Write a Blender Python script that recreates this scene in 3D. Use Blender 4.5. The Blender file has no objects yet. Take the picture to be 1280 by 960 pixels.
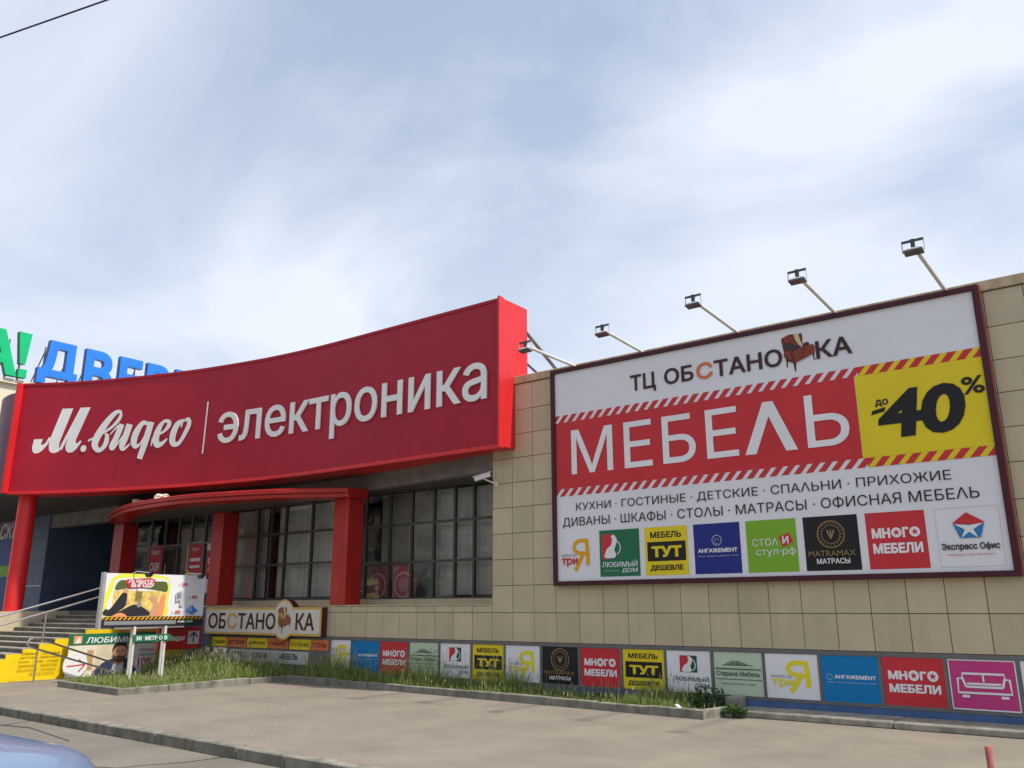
import bpy, bmesh, math, random
from mathutils import Vector, Matrix
random.seed(7)
R = math.radians
sc = bpy.context.scene
col = sc.collection

# ------------------------------------------------------------------ camera, sky, sun, exposure
cam_d = bpy.data.cameras.new('camera'); cam = bpy.data.objects.new('camera', cam_d); col.objects.link(cam)
cam_d.sensor_width = 36.0; cam_d.lens = 36.0 * 1047.1 / 1280.0; cam_d.clip_end = 2000; cam_d.clip_start = .05
YAW, PIT, ROL = R(37.395), R(14.823), R(-.2325)
fw = Vector((-math.sin(YAW)*math.cos(PIT), math.cos(YAW)*math.cos(PIT), math.sin(PIT)))
rt = Vector((math.cos(YAW), math.sin(YAW), 0)); up = rt.cross(fw)
r2 = rt*math.cos(ROL) + up*math.sin(ROL); u2 = up*math.cos(ROL) - rt*math.sin(ROL)
cam.matrix_world = Matrix(((r2.x, u2.x, -fw.x, 0), (r2.y, u2.y, -fw.y, 0), (r2.z, u2.z, -fw.z, 1.7), (0, 0, 0, 1)))
sc.camera = cam

SUN_AZ, SUN_EL = R(9), R(60)            # azimuth from +X towards +Y
sun_d = bpy.data.lights.new('sun', 'SUN'); sun_d.energy = 4.0; sun_d.angle = R(2.2); sun_d.color = (1, .95, .87)
sun = bpy.data.objects.new('sun', sun_d); col.objects.link(sun)
sdir = Vector((math.cos(SUN_AZ)*math.cos(SUN_EL), math.sin(SUN_AZ)*math.cos(SUN_EL), math.sin(SUN_EL)))
sun.rotation_euler = (-sdir).to_track_quat('-Z', 'Y').to_euler()

w = bpy.data.worlds.new('World'); sc.world = w; w.use_nodes = True
nt = w.node_tree; nt.nodes.clear(); N = nt.nodes.new; L = nt.links.new
out = N('ShaderNodeOutputWorld')
sky = N('ShaderNodeTexSky'); sky.sky_type = 'NISHITA'; sky.sun_disc = False
sky.sun_elevation = SUN_EL; sky.sun_rotation = R(90) - SUN_AZ; sky.air_density = 1.2; sky.dust_density = 1.5; sky.ozone_density = 1.0
bg1 = N('ShaderNodeBackground'); bg1.inputs['Strength'].default_value = .12; L(sky.outputs[0], bg1.inputs[0])
tc = N('ShaderNodeTexCoord'); sep = N('ShaderNodeSeparateXYZ'); L(tc.outputs['Generated'], sep.inputs[0])
zz = N('ShaderNodeMath'); zz.operation = 'MAXIMUM'; L(sep.outputs[2], zz.inputs[0]); zz.inputs[1].default_value = 0
za = N('ShaderNodeMath'); L(zz.outputs[0], za.inputs[0]); za.inputs[1].default_value = .22
dv = N('ShaderNodeVectorMath'); dv.operation = 'DIVIDE'; L(tc.outputs['Generated'], dv.inputs[0])
cmb = N('ShaderNodeCombineXYZ'); [L(za.outputs[0], cmb.inputs[i]) for i in range(3)]; L(cmb.outputs[0], dv.inputs[1])
mp = N('ShaderNodeMapping'); mp.inputs['Rotation'].default_value = (0, 0, R(-28)); mp.inputs['Scale'].default_value = (.8, 1.0, .01); mp.inputs['Location'].default_value = (3.35, 1.25, 0)
L(dv.outputs[0], mp.inputs[0])
n1 = N('ShaderNodeTexNoise'); n1.inputs['Scale'].default_value = 1.25; n1.inputs['Detail'].default_value = 7; n1.inputs['Roughness'].default_value = .52; n1.inputs['Distortion'].default_value = .5
L(mp.outputs[0], n1.inputs['Vector'])
cr = N('ShaderNodeValToRGB'); cr.color_ramp.elements[0].position = .40; cr.color_ramp.elements[0].color = (.38, .38, .38, 1)
cr.color_ramp.elements[1].position = .64; cr.color_ramp.elements[1].color = (1, 1, 1, 1); L(n1.outputs[0], cr.inputs[0])
n2 = N('ShaderNodeTexNoise'); n2.inputs['Scale'].default_value = 1.9; n2.inputs['Detail'].default_value = 6; n2.inputs['Roughness'].default_value = .5; L(mp.outputs[0], n2.inputs['Vector'])
cc = N('ShaderNodeValToRGB'); cc.color_ramp.elements[0].position = .30; cc.color_ramp.elements[0].color = (.61, .665, .78, 1)
cc.color_ramp.elements[1].position = .68; cc.color_ramp.elements[1].color = (.675, .72, .81, 1); L(n2.outputs[0], cc.inputs[0])
bg2 = N('ShaderNodeBackground'); bg2.inputs['Strength'].default_value = 1.0; L(cc.outputs[0], bg2.inputs[0])
hz = N('ShaderNodeMapRange'); hz.interpolation_type = 'SMOOTHSTEP'; L(zz.outputs[0], hz.inputs[0]); hz.inputs[1].default_value = .18; hz.inputs[2].default_value = .62; hz.inputs[3].default_value = .34; hz.inputs[4].default_value = 0
hm = N('ShaderNodeMath'); hm.use_clamp = True; L(cr.outputs[0], hm.inputs[0]); L(hz.outputs[0], hm.inputs[1])
mx = N('ShaderNodeMixShader'); L(hm.outputs[0], mx.inputs[0]); L(bg1.outputs[0], mx.inputs[1]); L(bg2.outputs[0], mx.inputs[2])
L(mx.outputs[0], out.inputs[0])

sc.view_settings.view_transform = 'Standard'; sc.view_settings.look = 'None'
sc.view_settings.exposure = 0.38; sc.view_settings.gamma = 1; sc.view_settings.use_curve_mapping = False

# ------------------------------------------------------------------ materials
MATS = {}
def mat(name, c, rough=.6, var=.12, scale=6.0, metal=0.0, spec=.4, bump=0.0, bscale=40.0, island=0.0, kind=None, c2=None):
    if name in MATS: return MATS[name]
    m = bpy.data.materials.new(name); m.use_nodes = True; t = m.node_tree; n = t.nodes.new; l = t.links.new
    b = t.nodes['Principled BSDF']; b.inputs['Roughness'].default_value = rough; b.inputs['Metallic'].default_value = metal
    b.inputs['Specular IOR Level'].default_value = spec
    co = n('ShaderNodeTexCoord')
    nz = n('ShaderNodeTexNoise'); nz.inputs['Scale'].default_value = scale; nz.inputs['Detail'].default_value = 5; l(co.outputs['Object'], nz.inputs['Vector'])
    rp = n('ShaderNodeValToRGB'); rp.color_ramp.elements[0].position = .3; rp.color_ramp.elements[1].position = .7
    a = [max(0, x*(1-var)) for x in c]; d = [min(1, x*(1+var)) for x in c] if c2 is None else c2
    rp.color_ramp.elements[0].color = (*a, 1); rp.color_ramp.elements[1].color = (*d, 1); l(nz.outputs[0], rp.inputs[0])
    last = rp.outputs[0]
    if island:
        g = n('ShaderNodeNewGeometry'); hs = n('ShaderNodeHueSaturation'); mr = n('ShaderNodeMapRange')
        mr.inputs[3].default_value = 1-island; mr.inputs[4].default_value = 1+island
        l(g.outputs['Random Per Island'], mr.inputs[0]); l(mr.outputs[0], hs.inputs['Value']); l(last, hs.inputs['Color']); last = hs.outputs[0]
    l(last, b.inputs['Base Color'])
    if bump:
        nb = n('ShaderNodeTexNoise'); nb.inputs['Scale'].default_value = bscale; nb.inputs['Detail'].default_value = 4; l(co.outputs['Object'], nb.inputs['Vector'])
        bp = n('ShaderNodeBump'); bp.inputs['Strength'].default_value = bump; bp.inputs['Distance'].default_value = .02
        l(nb.outputs[0], bp.inputs['Height']); l(bp.outputs[0], b.inputs['Normal'])
    MATS[name] = m
    return m
def flat(name, c, rough=.5): return mat(name, c, rough, var=.04, scale=1.3, spec=.3)

white = flat('vinyl_white', (.78, .78, .80)); red = flat('vinyl_red', (.56, .035, .045)); maroon = flat('vinyl_maroon', (.062, .014, .022))
yellow = flat('vinyl_yellow', (.76, .60, .02)); black = flat('vinyl_black', (.015, .015, .017)); darkbrown = flat('vinyl_darkbrown', (.055, .022, .026))
orange = flat('vinyl_orange', (.66, .17, .06)); green = flat('vinyl_green', (.018, .16, .075)); lime = flat('vinyl_lime', (.20, .42, .03))
navy = flat('vinyl_navy', (.016, .03, .22)); azure = flat('vinyl_azure', (.0, .19, .47)); pink = flat('vinyl_pink', (.55, .05, .22))
palegreen = flat('vinyl_pale_green', (.50, .62, .46)); gold = flat('vinyl_gold', (.30, .19, .08)); amber = flat('vinyl_amber', (.74, .36, .01))
lemon = flat('vinyl_lemon', (.80, .70, .03)); grey = flat('vinyl_grey', (.25, .25, .26)); lightgrey = flat('vinyl_lightgrey', (.5, .5, .52))
deepgreen = flat('vinyl_deep_green', (.02, .10, .04)); officeblue = flat('vinyl_office_blue', (.03, .20, .45)); cream = flat('vinyl_cream', (.74, .68, .52))
upholstery = mat('upholstery', (.24, .05, .03), .8, .6, 40); cushion = flat('cushion_print', (.05, .04, .05)); throw = flat('throw_print', (.62, .52, .32)); woodp = flat('wood_print', (.06, .03, .02))
tan = flat('armchair_tan', (.46, .30, .12)); brick = flat('armchair_brick', (.27, .10, .04))
skin = flat('skin_print', (.62, .33, .2)); field = mat('field_print', (.75, .55, .16), .5, .3, 9); treeprint = flat('tree_print', (.10, .13, .04)); jeans = flat('jeans_print', (.03, .03, .04)); tentyellow = flat('tent_print', (.75, .78, .10)); bluep = flat('blue_print', (.05, .22, .65)); salmon = flat('salmon', (.80, .32, .14))
walltile = mat('porcelain_tile', (.51, .435, .295), .38, .05, 1.7, spec=.45, island=.06, bump=.04, bscale=9)
grout = mat('grout', (.07, .055, .04), .9, .2, 9)
copingm = mat('coping_sheet', (.50, .40, .25), .45, .08, 3)
concrete = mat('concrete', (.29, .27, .225), .9, .28, 5, bump=.5, bscale=30)
kerbm = mat('kerb_concrete', (.215, .205, .172), .92, .30, 4, bump=.6, bscale=35, island=.1)
fascia = mat('banner_fabric', (.38, .010, .030), .5, .08, .8, spec=.3, bump=.06, bscale=1.4)
fasciaedge = mat('red_cladding', (.66, .018, .022), .4, .06, 2, spec=.5)
portred = mat('red_paint', (.42, .016, .014), .35, .12, 2.2, spec=.5)
mauve = mat('mauve_cladding', (.16, .075, .12), .45, .1, 2)
letterw = mat('letter_acrylic', (.80, .80, .78), .35, .03, 2)
soffit = mat('soffit_panel', (.085, .08, .075), .6, .2, 2)
beam = mat('grey_cornice', (.17, .165, .155), .6, .2, 3)
framegrey = mat('grey_aluminium', (.16, .165, .17), .4, .1, 4, metal=.3)
framedark = mat('dark_aluminium', (.07, .076, .072), .4, .1, 4, metal=.3)
bluewall = mat('blue_panels', (.085, .125, .21), .5, .15, 2, spec=.5)
plinthblue = mat('plinth_blue', (.06, .12, .27), .6, .2, 3)
steel = mat('stainless', (.62, .60, .57), .28, .06, 20, metal=1.0)
galv = mat('galvanised', (.60, .60, .58), .4, .1, 15, metal=.6)
lampwhite = mat('lamp_white', (.66, .64, .58), .45, .12, 12)
lampdark = mat('lamp_dark', (.05, .055, .06), .4, .1, 12)
blind = mat('blind_fabric', (.74, .74, .69), .8, .06, 2, island=.10)
darkroom = mat('interior_dark', (.30, .28, .26), .9, .3, 1.2)
roofm = mat('roof_felt', (.12, .11, .10), .9, .2, 2)
creamwall = mat('cream_render', (.66, .60, .46), .8, .08, 1)
blueletter = mat('blue_letter', (.02, .20, .72), .35, .05, 2); bluedark = mat('blue_letter_side', (.015, .08, .30), .5, .05, 2)
greenletter = mat('green_letter', (.0, .46, .17), .35, .05, 2); greendark = mat('green_letter_side', (.0, .15, .06), .5, .05, 2)
stepm = mat('step_granite', (.135, .125, .11), .85, .25, 6, bump=.3)
soil = mat('soil', (.07, .055, .03), .95, .4, 6, bump=.8, bscale=12)
yellowpaint = mat('yellow_paint', (.80, .56, .005), .5, .08, 3)
postred = mat('faded_red_post', (.36, .10, .09), .6, .2, 12)
rubble = mat('mortar_rubble', (.6, .56, .46), .9, .2, 20)

def streak(m, amt=.16):
    t = m.node_tree; n = t.nodes.new; l = t.links.new; b = t.nodes['Principled BSDF']; src = b.inputs['Base Color'].links[0].from_socket
    co = n('ShaderNodeTexCoord'); mpn = n('ShaderNodeMapping'); mpn.inputs['Scale'].default_value = (5.5, 5.5, .28); l(co.outputs['Object'], mpn.inputs[0])
    z = n('ShaderNodeTexNoise'); z.inputs['Scale'].default_value = 1; z.inputs['Detail'].default_value = 6; z.inputs['Roughness'].default_value = .6; l(mpn.outputs[0], z.inputs['Vector'])
    r_ = n('ShaderNodeValToRGB'); r_.color_ramp.elements[0].position = .32; r_.color_ramp.elements[0].color = (1-amt*1.6, 1-amt*1.7, 1-amt*1.9, 1); r_.color_ramp.elements[1].position = .55; r_.color_ramp.elements[1].color = (1, 1, 1, 1); l(z.outputs[0], r_.inputs[0])
    mm = n('ShaderNodeMix'); mm.data_type = 'RGBA'; mm.blend_type = 'MULTIPLY'; mm.inputs[0].default_value = 1; l(src, mm.inputs[6]); l(r_.outputs[0], mm.inputs[7]); l(mm.outputs[2], b.inputs['Base Color'])
streak(walltile, .045); streak(fascia, .035); streak(portred, .09); streak(concrete, .15); streak(copingm, .18); streak(kerbm, .2); streak(fasciaedge, .06)

def glassmat(name, fac, tint, rough=.015):
    m = bpy.data.materials.new(name); m.use_nodes = True; t = m.node_tree; t.nodes.clear(); n = t.nodes.new; l = t.links.new
    o = n('ShaderNodeOutputMaterial'); tr = n('ShaderNodeBsdfTransparent'); tr.inputs[0].default_value = (*tint, 1)
    gl = n('ShaderNodeBsdfGlossy'); gl.inputs['Roughness'].default_value = rough; gl.inputs[0].default_value = (.9, .92, .95, 1)
    fr = n('ShaderNodeFresnel'); fr.inputs[0].default_value = 1.5
    co = n('ShaderNodeTexCoord'); nz = n('ShaderNodeTexNoise'); nz.inputs['Scale'].default_value = 1.1; l(co.outputs['Object'], nz.inputs['Vector'])
    bp = n('ShaderNodeBump'); bp.inputs['Strength'].default_value = .025; bp.inputs['Distance'].default_value = .05; l(nz.outputs[0], bp.inputs['Height']); l(bp.outputs[0], gl.inputs['Normal'])
    ad = n('ShaderNodeMath'); ad.inputs[1].default_value = fac; l(fr.outputs[0], ad.inputs[0])
    ms = n('ShaderNodeMixShader'); l(ad.outputs[0], ms.inputs[0]); l(tr.outputs[0], ms.inputs[1]); l(gl.outputs[0], ms.inputs[2]); l(ms.outputs[0], o.inputs[0])
    return m
glass = glassmat('window_glass', .02, (.78, .81, .79))
carglass = mat('car_glass', (.02, .025, .03), .03, .05, 3, spec=.8)

def paving():
    m = bpy.data.materials.new('paving'); m.use_nodes = True; t = m.node_tree; n = t.nodes.new; l = t.links.new; b = t.nodes['Principled BSDF']
    b.inputs['Roughness'].default_value = .92; b.inputs['Specular IOR Level'].default_value = .2
    co = n('ShaderNodeTexCoord')
    mpp = n('ShaderNodeMapping'); mpp.inputs['Rotation'].default_value = (0, 0, R(38)); l(co.outputs['Object'], mpp.inputs[0])
    bt = n('ShaderNodeTexBrick'); bt.inputs['Scale'].default_value = 1; bt.inputs['Brick Width'].default_value = .2; bt.inputs['Row Height'].default_value = .1; bt.inputs['Mortar Size'].default_value = .006
    bt.inputs['Color1'].default_value = (.228, .200, .165, 1); bt.inputs['Color2'].default_value = (.222, .195, .161, 1); bt.inputs['Mortar'].default_value = (.210, .185, .152, 1)
    l(mpp.outputs[0], bt.inputs['Vector'])
    n1 = n('ShaderNodeTexNoise'); n1.inputs['Scale'].default_value = .9; n1.inputs['Detail'].default_value = 8; n1.inputs['Roughness'].default_value = .65; l(co.outputs['Object'], n1.inputs['Vector'])
    rp = n('ShaderNodeValToRGB'); rp.color_ramp.elements[0].position = .32; rp.color_ramp.elements[0].color = (.84, .83, .82, 1); rp.color_ramp.elements[1].position = .68; rp.color_ramp.elements[1].color = (1.12, 1.11, 1.09, 1); l(n1.outputs[0], rp.inputs[0])
    mu = n('ShaderNodeMix'); mu.data_type = 'RGBA'; mu.blend_type = 'MULTIPLY'; mu.inputs[0].default_value = 1; l(bt.outputs[0], mu.inputs[6]); l(rp.outputs[0], mu.inputs[7])
    n3 = n('ShaderNodeTexNoise'); n3.inputs['Scale'].default_value = 55; n3.inputs['Detail'].default_value = 3; l(co.outputs['Object'], n3.inputs['Vector'])
    r3 = n('ShaderNodeValToRGB'); r3.color_ramp.elements[0].position = .25; r3.color_ramp.elements[0].color = (.7, .7, .7, 1); r3.color_ramp.elements[1].position = .75; r3.color_ramp.elements[1].color = (1.15, 1.15, 1.15, 1); l(n3.outputs[0], r3.inputs[0])
    m2 = n('ShaderNodeMix'); m2.data_type = 'RGBA'; m2.blend_type = 'MULTIPLY'; m2.inputs[0].default_value = 1; l(mu.outputs[2], m2.inputs[6]); l(r3.outputs[0], m2.inputs[7])
    l(m2.outputs[2], b.inputs['Base Color'])
    bp = n('ShaderNodeBump'); bp.inputs['Strength'].default_value = .35; bp.inputs['Distance'].default_value = .01; l(n3.outputs[0], bp.inputs['Height']); l(bp.outputs[0], b.inputs['Normal'])
    return m
paving_m = paving()
def asphalt():
    m = bpy.data.materials.new('asphalt'); m.use_nodes = True; t = m.node_tree; n = t.nodes.new; l = t.links.new; b = t.nodes['Principled BSDF']
    b.inputs['Roughness'].default_value = .9; b.inputs['Specular IOR Level'].default_value = .25
    co = n('ShaderNodeTexCoord')
    n1 = n('ShaderNodeTexNoise'); n1.inputs['Scale'].default_value = .8; n1.inputs['Detail'].default_value = 7; l(co.outputs['Object'], n1.inputs['Vector'])
    rp = n('ShaderNodeValToRGB'); rp.color_ramp.elements[0].position = .3; rp.color_ramp.elements[0].color = (.15, .135, .112, 1); rp.color_ramp.elements[1].position = .7; rp.color_ramp.elements[1].color = (.215, .193, .16, 1); l(n1.outputs[0], rp.inputs[0])
    n3 = n('ShaderNodeTexNoise'); n3.inputs['Scale'].default_value = 90; n3.inputs['Detail'].default_value = 2; l(co.outputs['Object'], n3.inputs['Vector'])
    r3 = n('ShaderNodeValToRGB'); r3.color_ramp.elements[0].position = .3; r3.color_ramp.elements[0].color = (.6, .6, .6, 1); r3.color_ramp.elements[1].position = .7; r3.color_ramp.elements[1].color = (1.2, 1.2, 1.2, 1); l(n3.outputs[0], r3.inputs[0])
    m2 = n('ShaderNodeMix'); m2.data_type = 'RGBA'; m2.blend_type = 'MULTIPLY'; m2.inputs[0].default_value = 1; l(rp.outputs[0], m2.inputs[6]); l(r3.outputs[0], m2.inputs[7])
    vo = n('ShaderNodeTexVoronoi'); vo.feature = 'DISTANCE_TO_EDGE'; vo.inputs['Scale'].default_value = .32
    nv = n('ShaderNodeTexNoise'); nv.inputs['Scale'].default_value = 1.2; nv.inputs['Detail'].default_value = 6; l(co.outputs['Object'], nv.inputs['Vector'])
    ma = n('ShaderNodeMix'); ma.data_type = 'RGBA'; ma.inputs[0].default_value = .35; l(co.outputs['Object'], ma.inputs[6]); l(nv.outputs['Color'], ma.inputs[7]); l(ma.outputs[2], vo.inputs['Vector'])
    rv = n('ShaderNodeValToRGB'); rv.color_ramp.elements[0].position = .004; rv.color_ramp.elements[0].color = (.35, .33, .3, 1); rv.color_ramp.elements[1].position = .012; rv.color_ramp.elements[1].color = (1, 1, 1, 1); l(vo.outputs['Distance'], rv.inputs[0])
    m3 = n('ShaderNodeMix'); m3.data_type = 'RGBA'; m3.blend_type = 'MULTIPLY'; m3.inputs[0].default_value = 1; l(m2.outputs[2], m3.inputs[6]); l(rv.outputs[0], m3.inputs[7])
    l(m3.outputs[2], b.inputs['Base Color'])
    bp = n('ShaderNodeBump'); bp.inputs['Strength'].default_value = .5; bp.inputs['Distance'].default_value = .01; l(n3.outputs[0], bp.inputs['Height']); l(bp.outputs[0], b.inputs['Normal'])
    return m
asphalt_m = asphalt()
def carpaint():
    m = bpy.data.materials.new('car_paint'); m.use_nodes = True; t = m.node_tree; b = t.nodes['Principled BSDF']; n = t.nodes.new; l = t.links.new
    b.inputs['Metallic'].default_value = .25; b.inputs['Roughness'].default_value = .28
    b.inputs['Coat Weight'].default_value = .6; b.inputs['Coat Roughness'].default_value = .03
    co = n('ShaderNodeTexCoord'); nz = n('ShaderNodeTexNoise'); nz.inputs['Scale'].default_value = 400; l(co.outputs['Object'], nz.inputs['Vector'])
    rp = n('ShaderNodeValToRGB'); rp.color_ramp.elements[0].color = (.15, .22, .35, 1); rp.color_ramp.elements[1].color = (.20, .28, .42, 1); l(nz.outputs[0], rp.inputs[0]); l(rp.outputs[0], b.inputs['Base Color'])
    return m
paint = carpaint()
def grassmat(name, a, b_, c):
    m = bpy.data.materials.new(name); m.use_nodes = True; t = m.node_tree; n = t.nodes.new; l = t.links.new; b = t.nodes['Principled BSDF']
    g = n('ShaderNodeNewGeometry'); rp = n('ShaderNodeValToRGB'); rp.color_ramp.elements[0].color = (*a, 1); rp.color_ramp.elements[1].color = (*c, 1)
    e = rp.color_ramp.elements.new(.55); e.color = (*b_, 1); l(g.outputs['Random Per Island'], rp.inputs[0]); l(rp.outputs[0], b.inputs['Base Color'])
    b.inputs['Roughness'].default_value = .6; b.inputs['Specular IOR Level'].default_value = .25
    tr = n('ShaderNodeBsdfTranslucent'); l(rp.outputs[0], tr.inputs[0]); ms = n('ShaderNodeMixShader'); ms.inputs[0].default_value = .3
    o = t.nodes['Material Output']; l(b.outputs[0], ms.inputs[1]); l(tr.outputs[0], ms.inputs[2]); l(ms.outputs[0], o.inputs[0])
    return m
grass_m = grassmat('grass_blade', (.11, .19, .03), (.21, .29, .065), (.42, .42, .18))
seed_m = grassmat('grass_seed_head', (.30, .29, .14), (.42, .38, .20), (.52, .48, .30))
weed_m = grassmat('weed_leaf', (.04, .085, .015), (.065, .12, .025), (.10, .16, .04))

# ------------------------------------------------------------------ mesh helpers
class MB:
    def __init__(s): s.v = []; s.f = []; s.m = []; s.mats = []
    def mi(s, m):
        if m not in s.mats: s.mats.append(m)
        return s.mats.index(m)
    def add(s, vs, fs, m):
        o = len(s.v); s.v += [tuple(p) for p in vs]; k = s.mi(m)
        for f in fs: s.f.append([i+o for i in f]); s.m.append(k)
    def box(s, x0, x1, y0, y1, z0, z1, m, bev=0):
        if bev:
            b = min(bev, abs(x1-x0)/3, abs(y1-y0)/3, abs(z1-z0)/3)
            bm = bmesh.new(); bmesh.ops.create_cube(bm, size=1)
            bmesh.ops.scale(bm, vec=(x1-x0, y1-y0, z1-z0), verts=bm.verts); bmesh.ops.translate(bm, vec=((x0+x1)/2, (y0+y1)/2, (z0+z1)/2), verts=bm.verts)
            bmesh.ops.bevel(bm, geom=bm.edges[:], offset=b, segments=2, affect='EDGES', profile=.5)
            bm.verts.index_update(); s.add([v.co[:] for v in bm.verts], [[v.index for v in f.verts] for f in bm.faces], m); bm.free(); return
        vs = [(x, y, z) for x in (x0, x1) for y in (y0, y1) for z in (z0, z1)]
        s.add(vs, [(0, 1, 3, 2), (4, 6, 7, 5), (0, 4, 5, 1), (2, 3, 7, 6), (0, 2, 6, 4), (1, 5, 7, 3)], m)
    def prism(s, pts, z0, z1, m):                       # pts in xy, counter-clockwise
        n = len(pts); vs = [(x, y, z0) for x, y in pts] + [(x, y, z1) for x, y in pts]
        s.add(vs, [list(range(n))[::-1], list(range(n, 2*n))] + [(i, (i+1) % n, n+(i+1) % n, n+i) for i in range(n)], m)
    def slab(s, pts, d, m):                             # any planar 3D polygon thickened by vector d
        n = len(pts); d = Vector(d); vs = [Vector(p) for p in pts] + [Vector(p)+d for p in pts]
        s.add(vs, [list(range(n))[::-1], list(range(n, 2*n))] + [(i, (i+1) % n, n+(i+1) % n, n+i) for i in range(n)], m)
    def bar(s, a, b, wd, ht, m):                        # square bar from a to b
        a, b = Vector(a), Vector(b); d = (b-a).normalized(); r = Vector((0, 0, 1)).cross(d)
        r = Vector((1, 0, 0)) if r.length < 1e-4 else r.normalized(); u = d.cross(r)
        vs = [p + r*x*wd/2 + u*y*ht/2 for p in (a, b) for x, y in ((-1, -1), (1, -1), (1, 1), (-1, 1))]
        s.add(vs, [(0, 3, 2, 1), (4, 5, 6, 7), (0, 1, 5, 4), (1, 2, 6, 5), (2, 3, 7, 6), (3, 0, 4, 7)], m)
    def tube(s, path, r, m, n=10):
        P = [Vector(p) for p in path]; vs = []; k = len(P); rs = r if isinstance(r, (list, tuple)) else [r]*k
        prev = None
        for i, p in enumerate(P):
            d = (P[min(i+1, k-1)] - P[max(i-1, 0)]).normalized()
            a = Vector((0, 0, 1)).cross(d) if prev is None else prev - d*prev.dot(d)
            if a.length < 1e-3: a = Vector((1, 0, 0)) - d*d.x
            a.normalize(); prev = a; b = d.cross(a)
            vs += [p + (a*math.cos(2*math.pi*j/n) + b*math.sin(2*math.pi*j/n))*rs[i] for j in range(n)]
        fs = [(i*n+j, i*n+(j+1) % n, (i+1)*n+(j+1) % n, (i+1)*n+j) for i in range(k-1) for j in range(n)]
        fs += [list(range(n))[::-1], [(k-1)*n+j for j in range(n)]]
        s.add(vs, fs, m)
    def build(s, name, parent=None, smooth=False):
        me = bpy.data.meshes.new(name); me.from_pydata(s.v, [], s.f)
        for m in s.mats: me.materials.append(m)
        me.polygons.foreach_set('material_index', s.m)
        if smooth: me.polygons.foreach_set('use_smooth', [True]*len(me.polygons))
        me.update(); o = bpy.data.objects.new(name, me); col.objects.link(o)
        if parent is not None:
            o.parent = parent
            if parent.type == 'EMPTY': o.matrix_parent_inverse = Matrix.Translation(-Vector(parent.location))
        return o
def tag(o, label=None, cat=None, group=None, kind=None):
    if label: o['label'] = label
    if cat: o['category'] = cat
    if group: o['group'] = group
    if kind: o['kind'] = kind
    return o
def thing(name, label, cat, loc=(0, 0, 0), group=None):
    o = bpy.data.objects.new(name, None); col.objects.link(o); o.location = loc; o.empty_display_size = .2
    return tag(o, label, cat, group)
def shade_auto(o, deg=35):
    me = o.data; me.polygons.foreach_set('use_smooth', [True]*len(me.polygons)); me.set_sharp_from_angle(angle=R(deg)); return o

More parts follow.
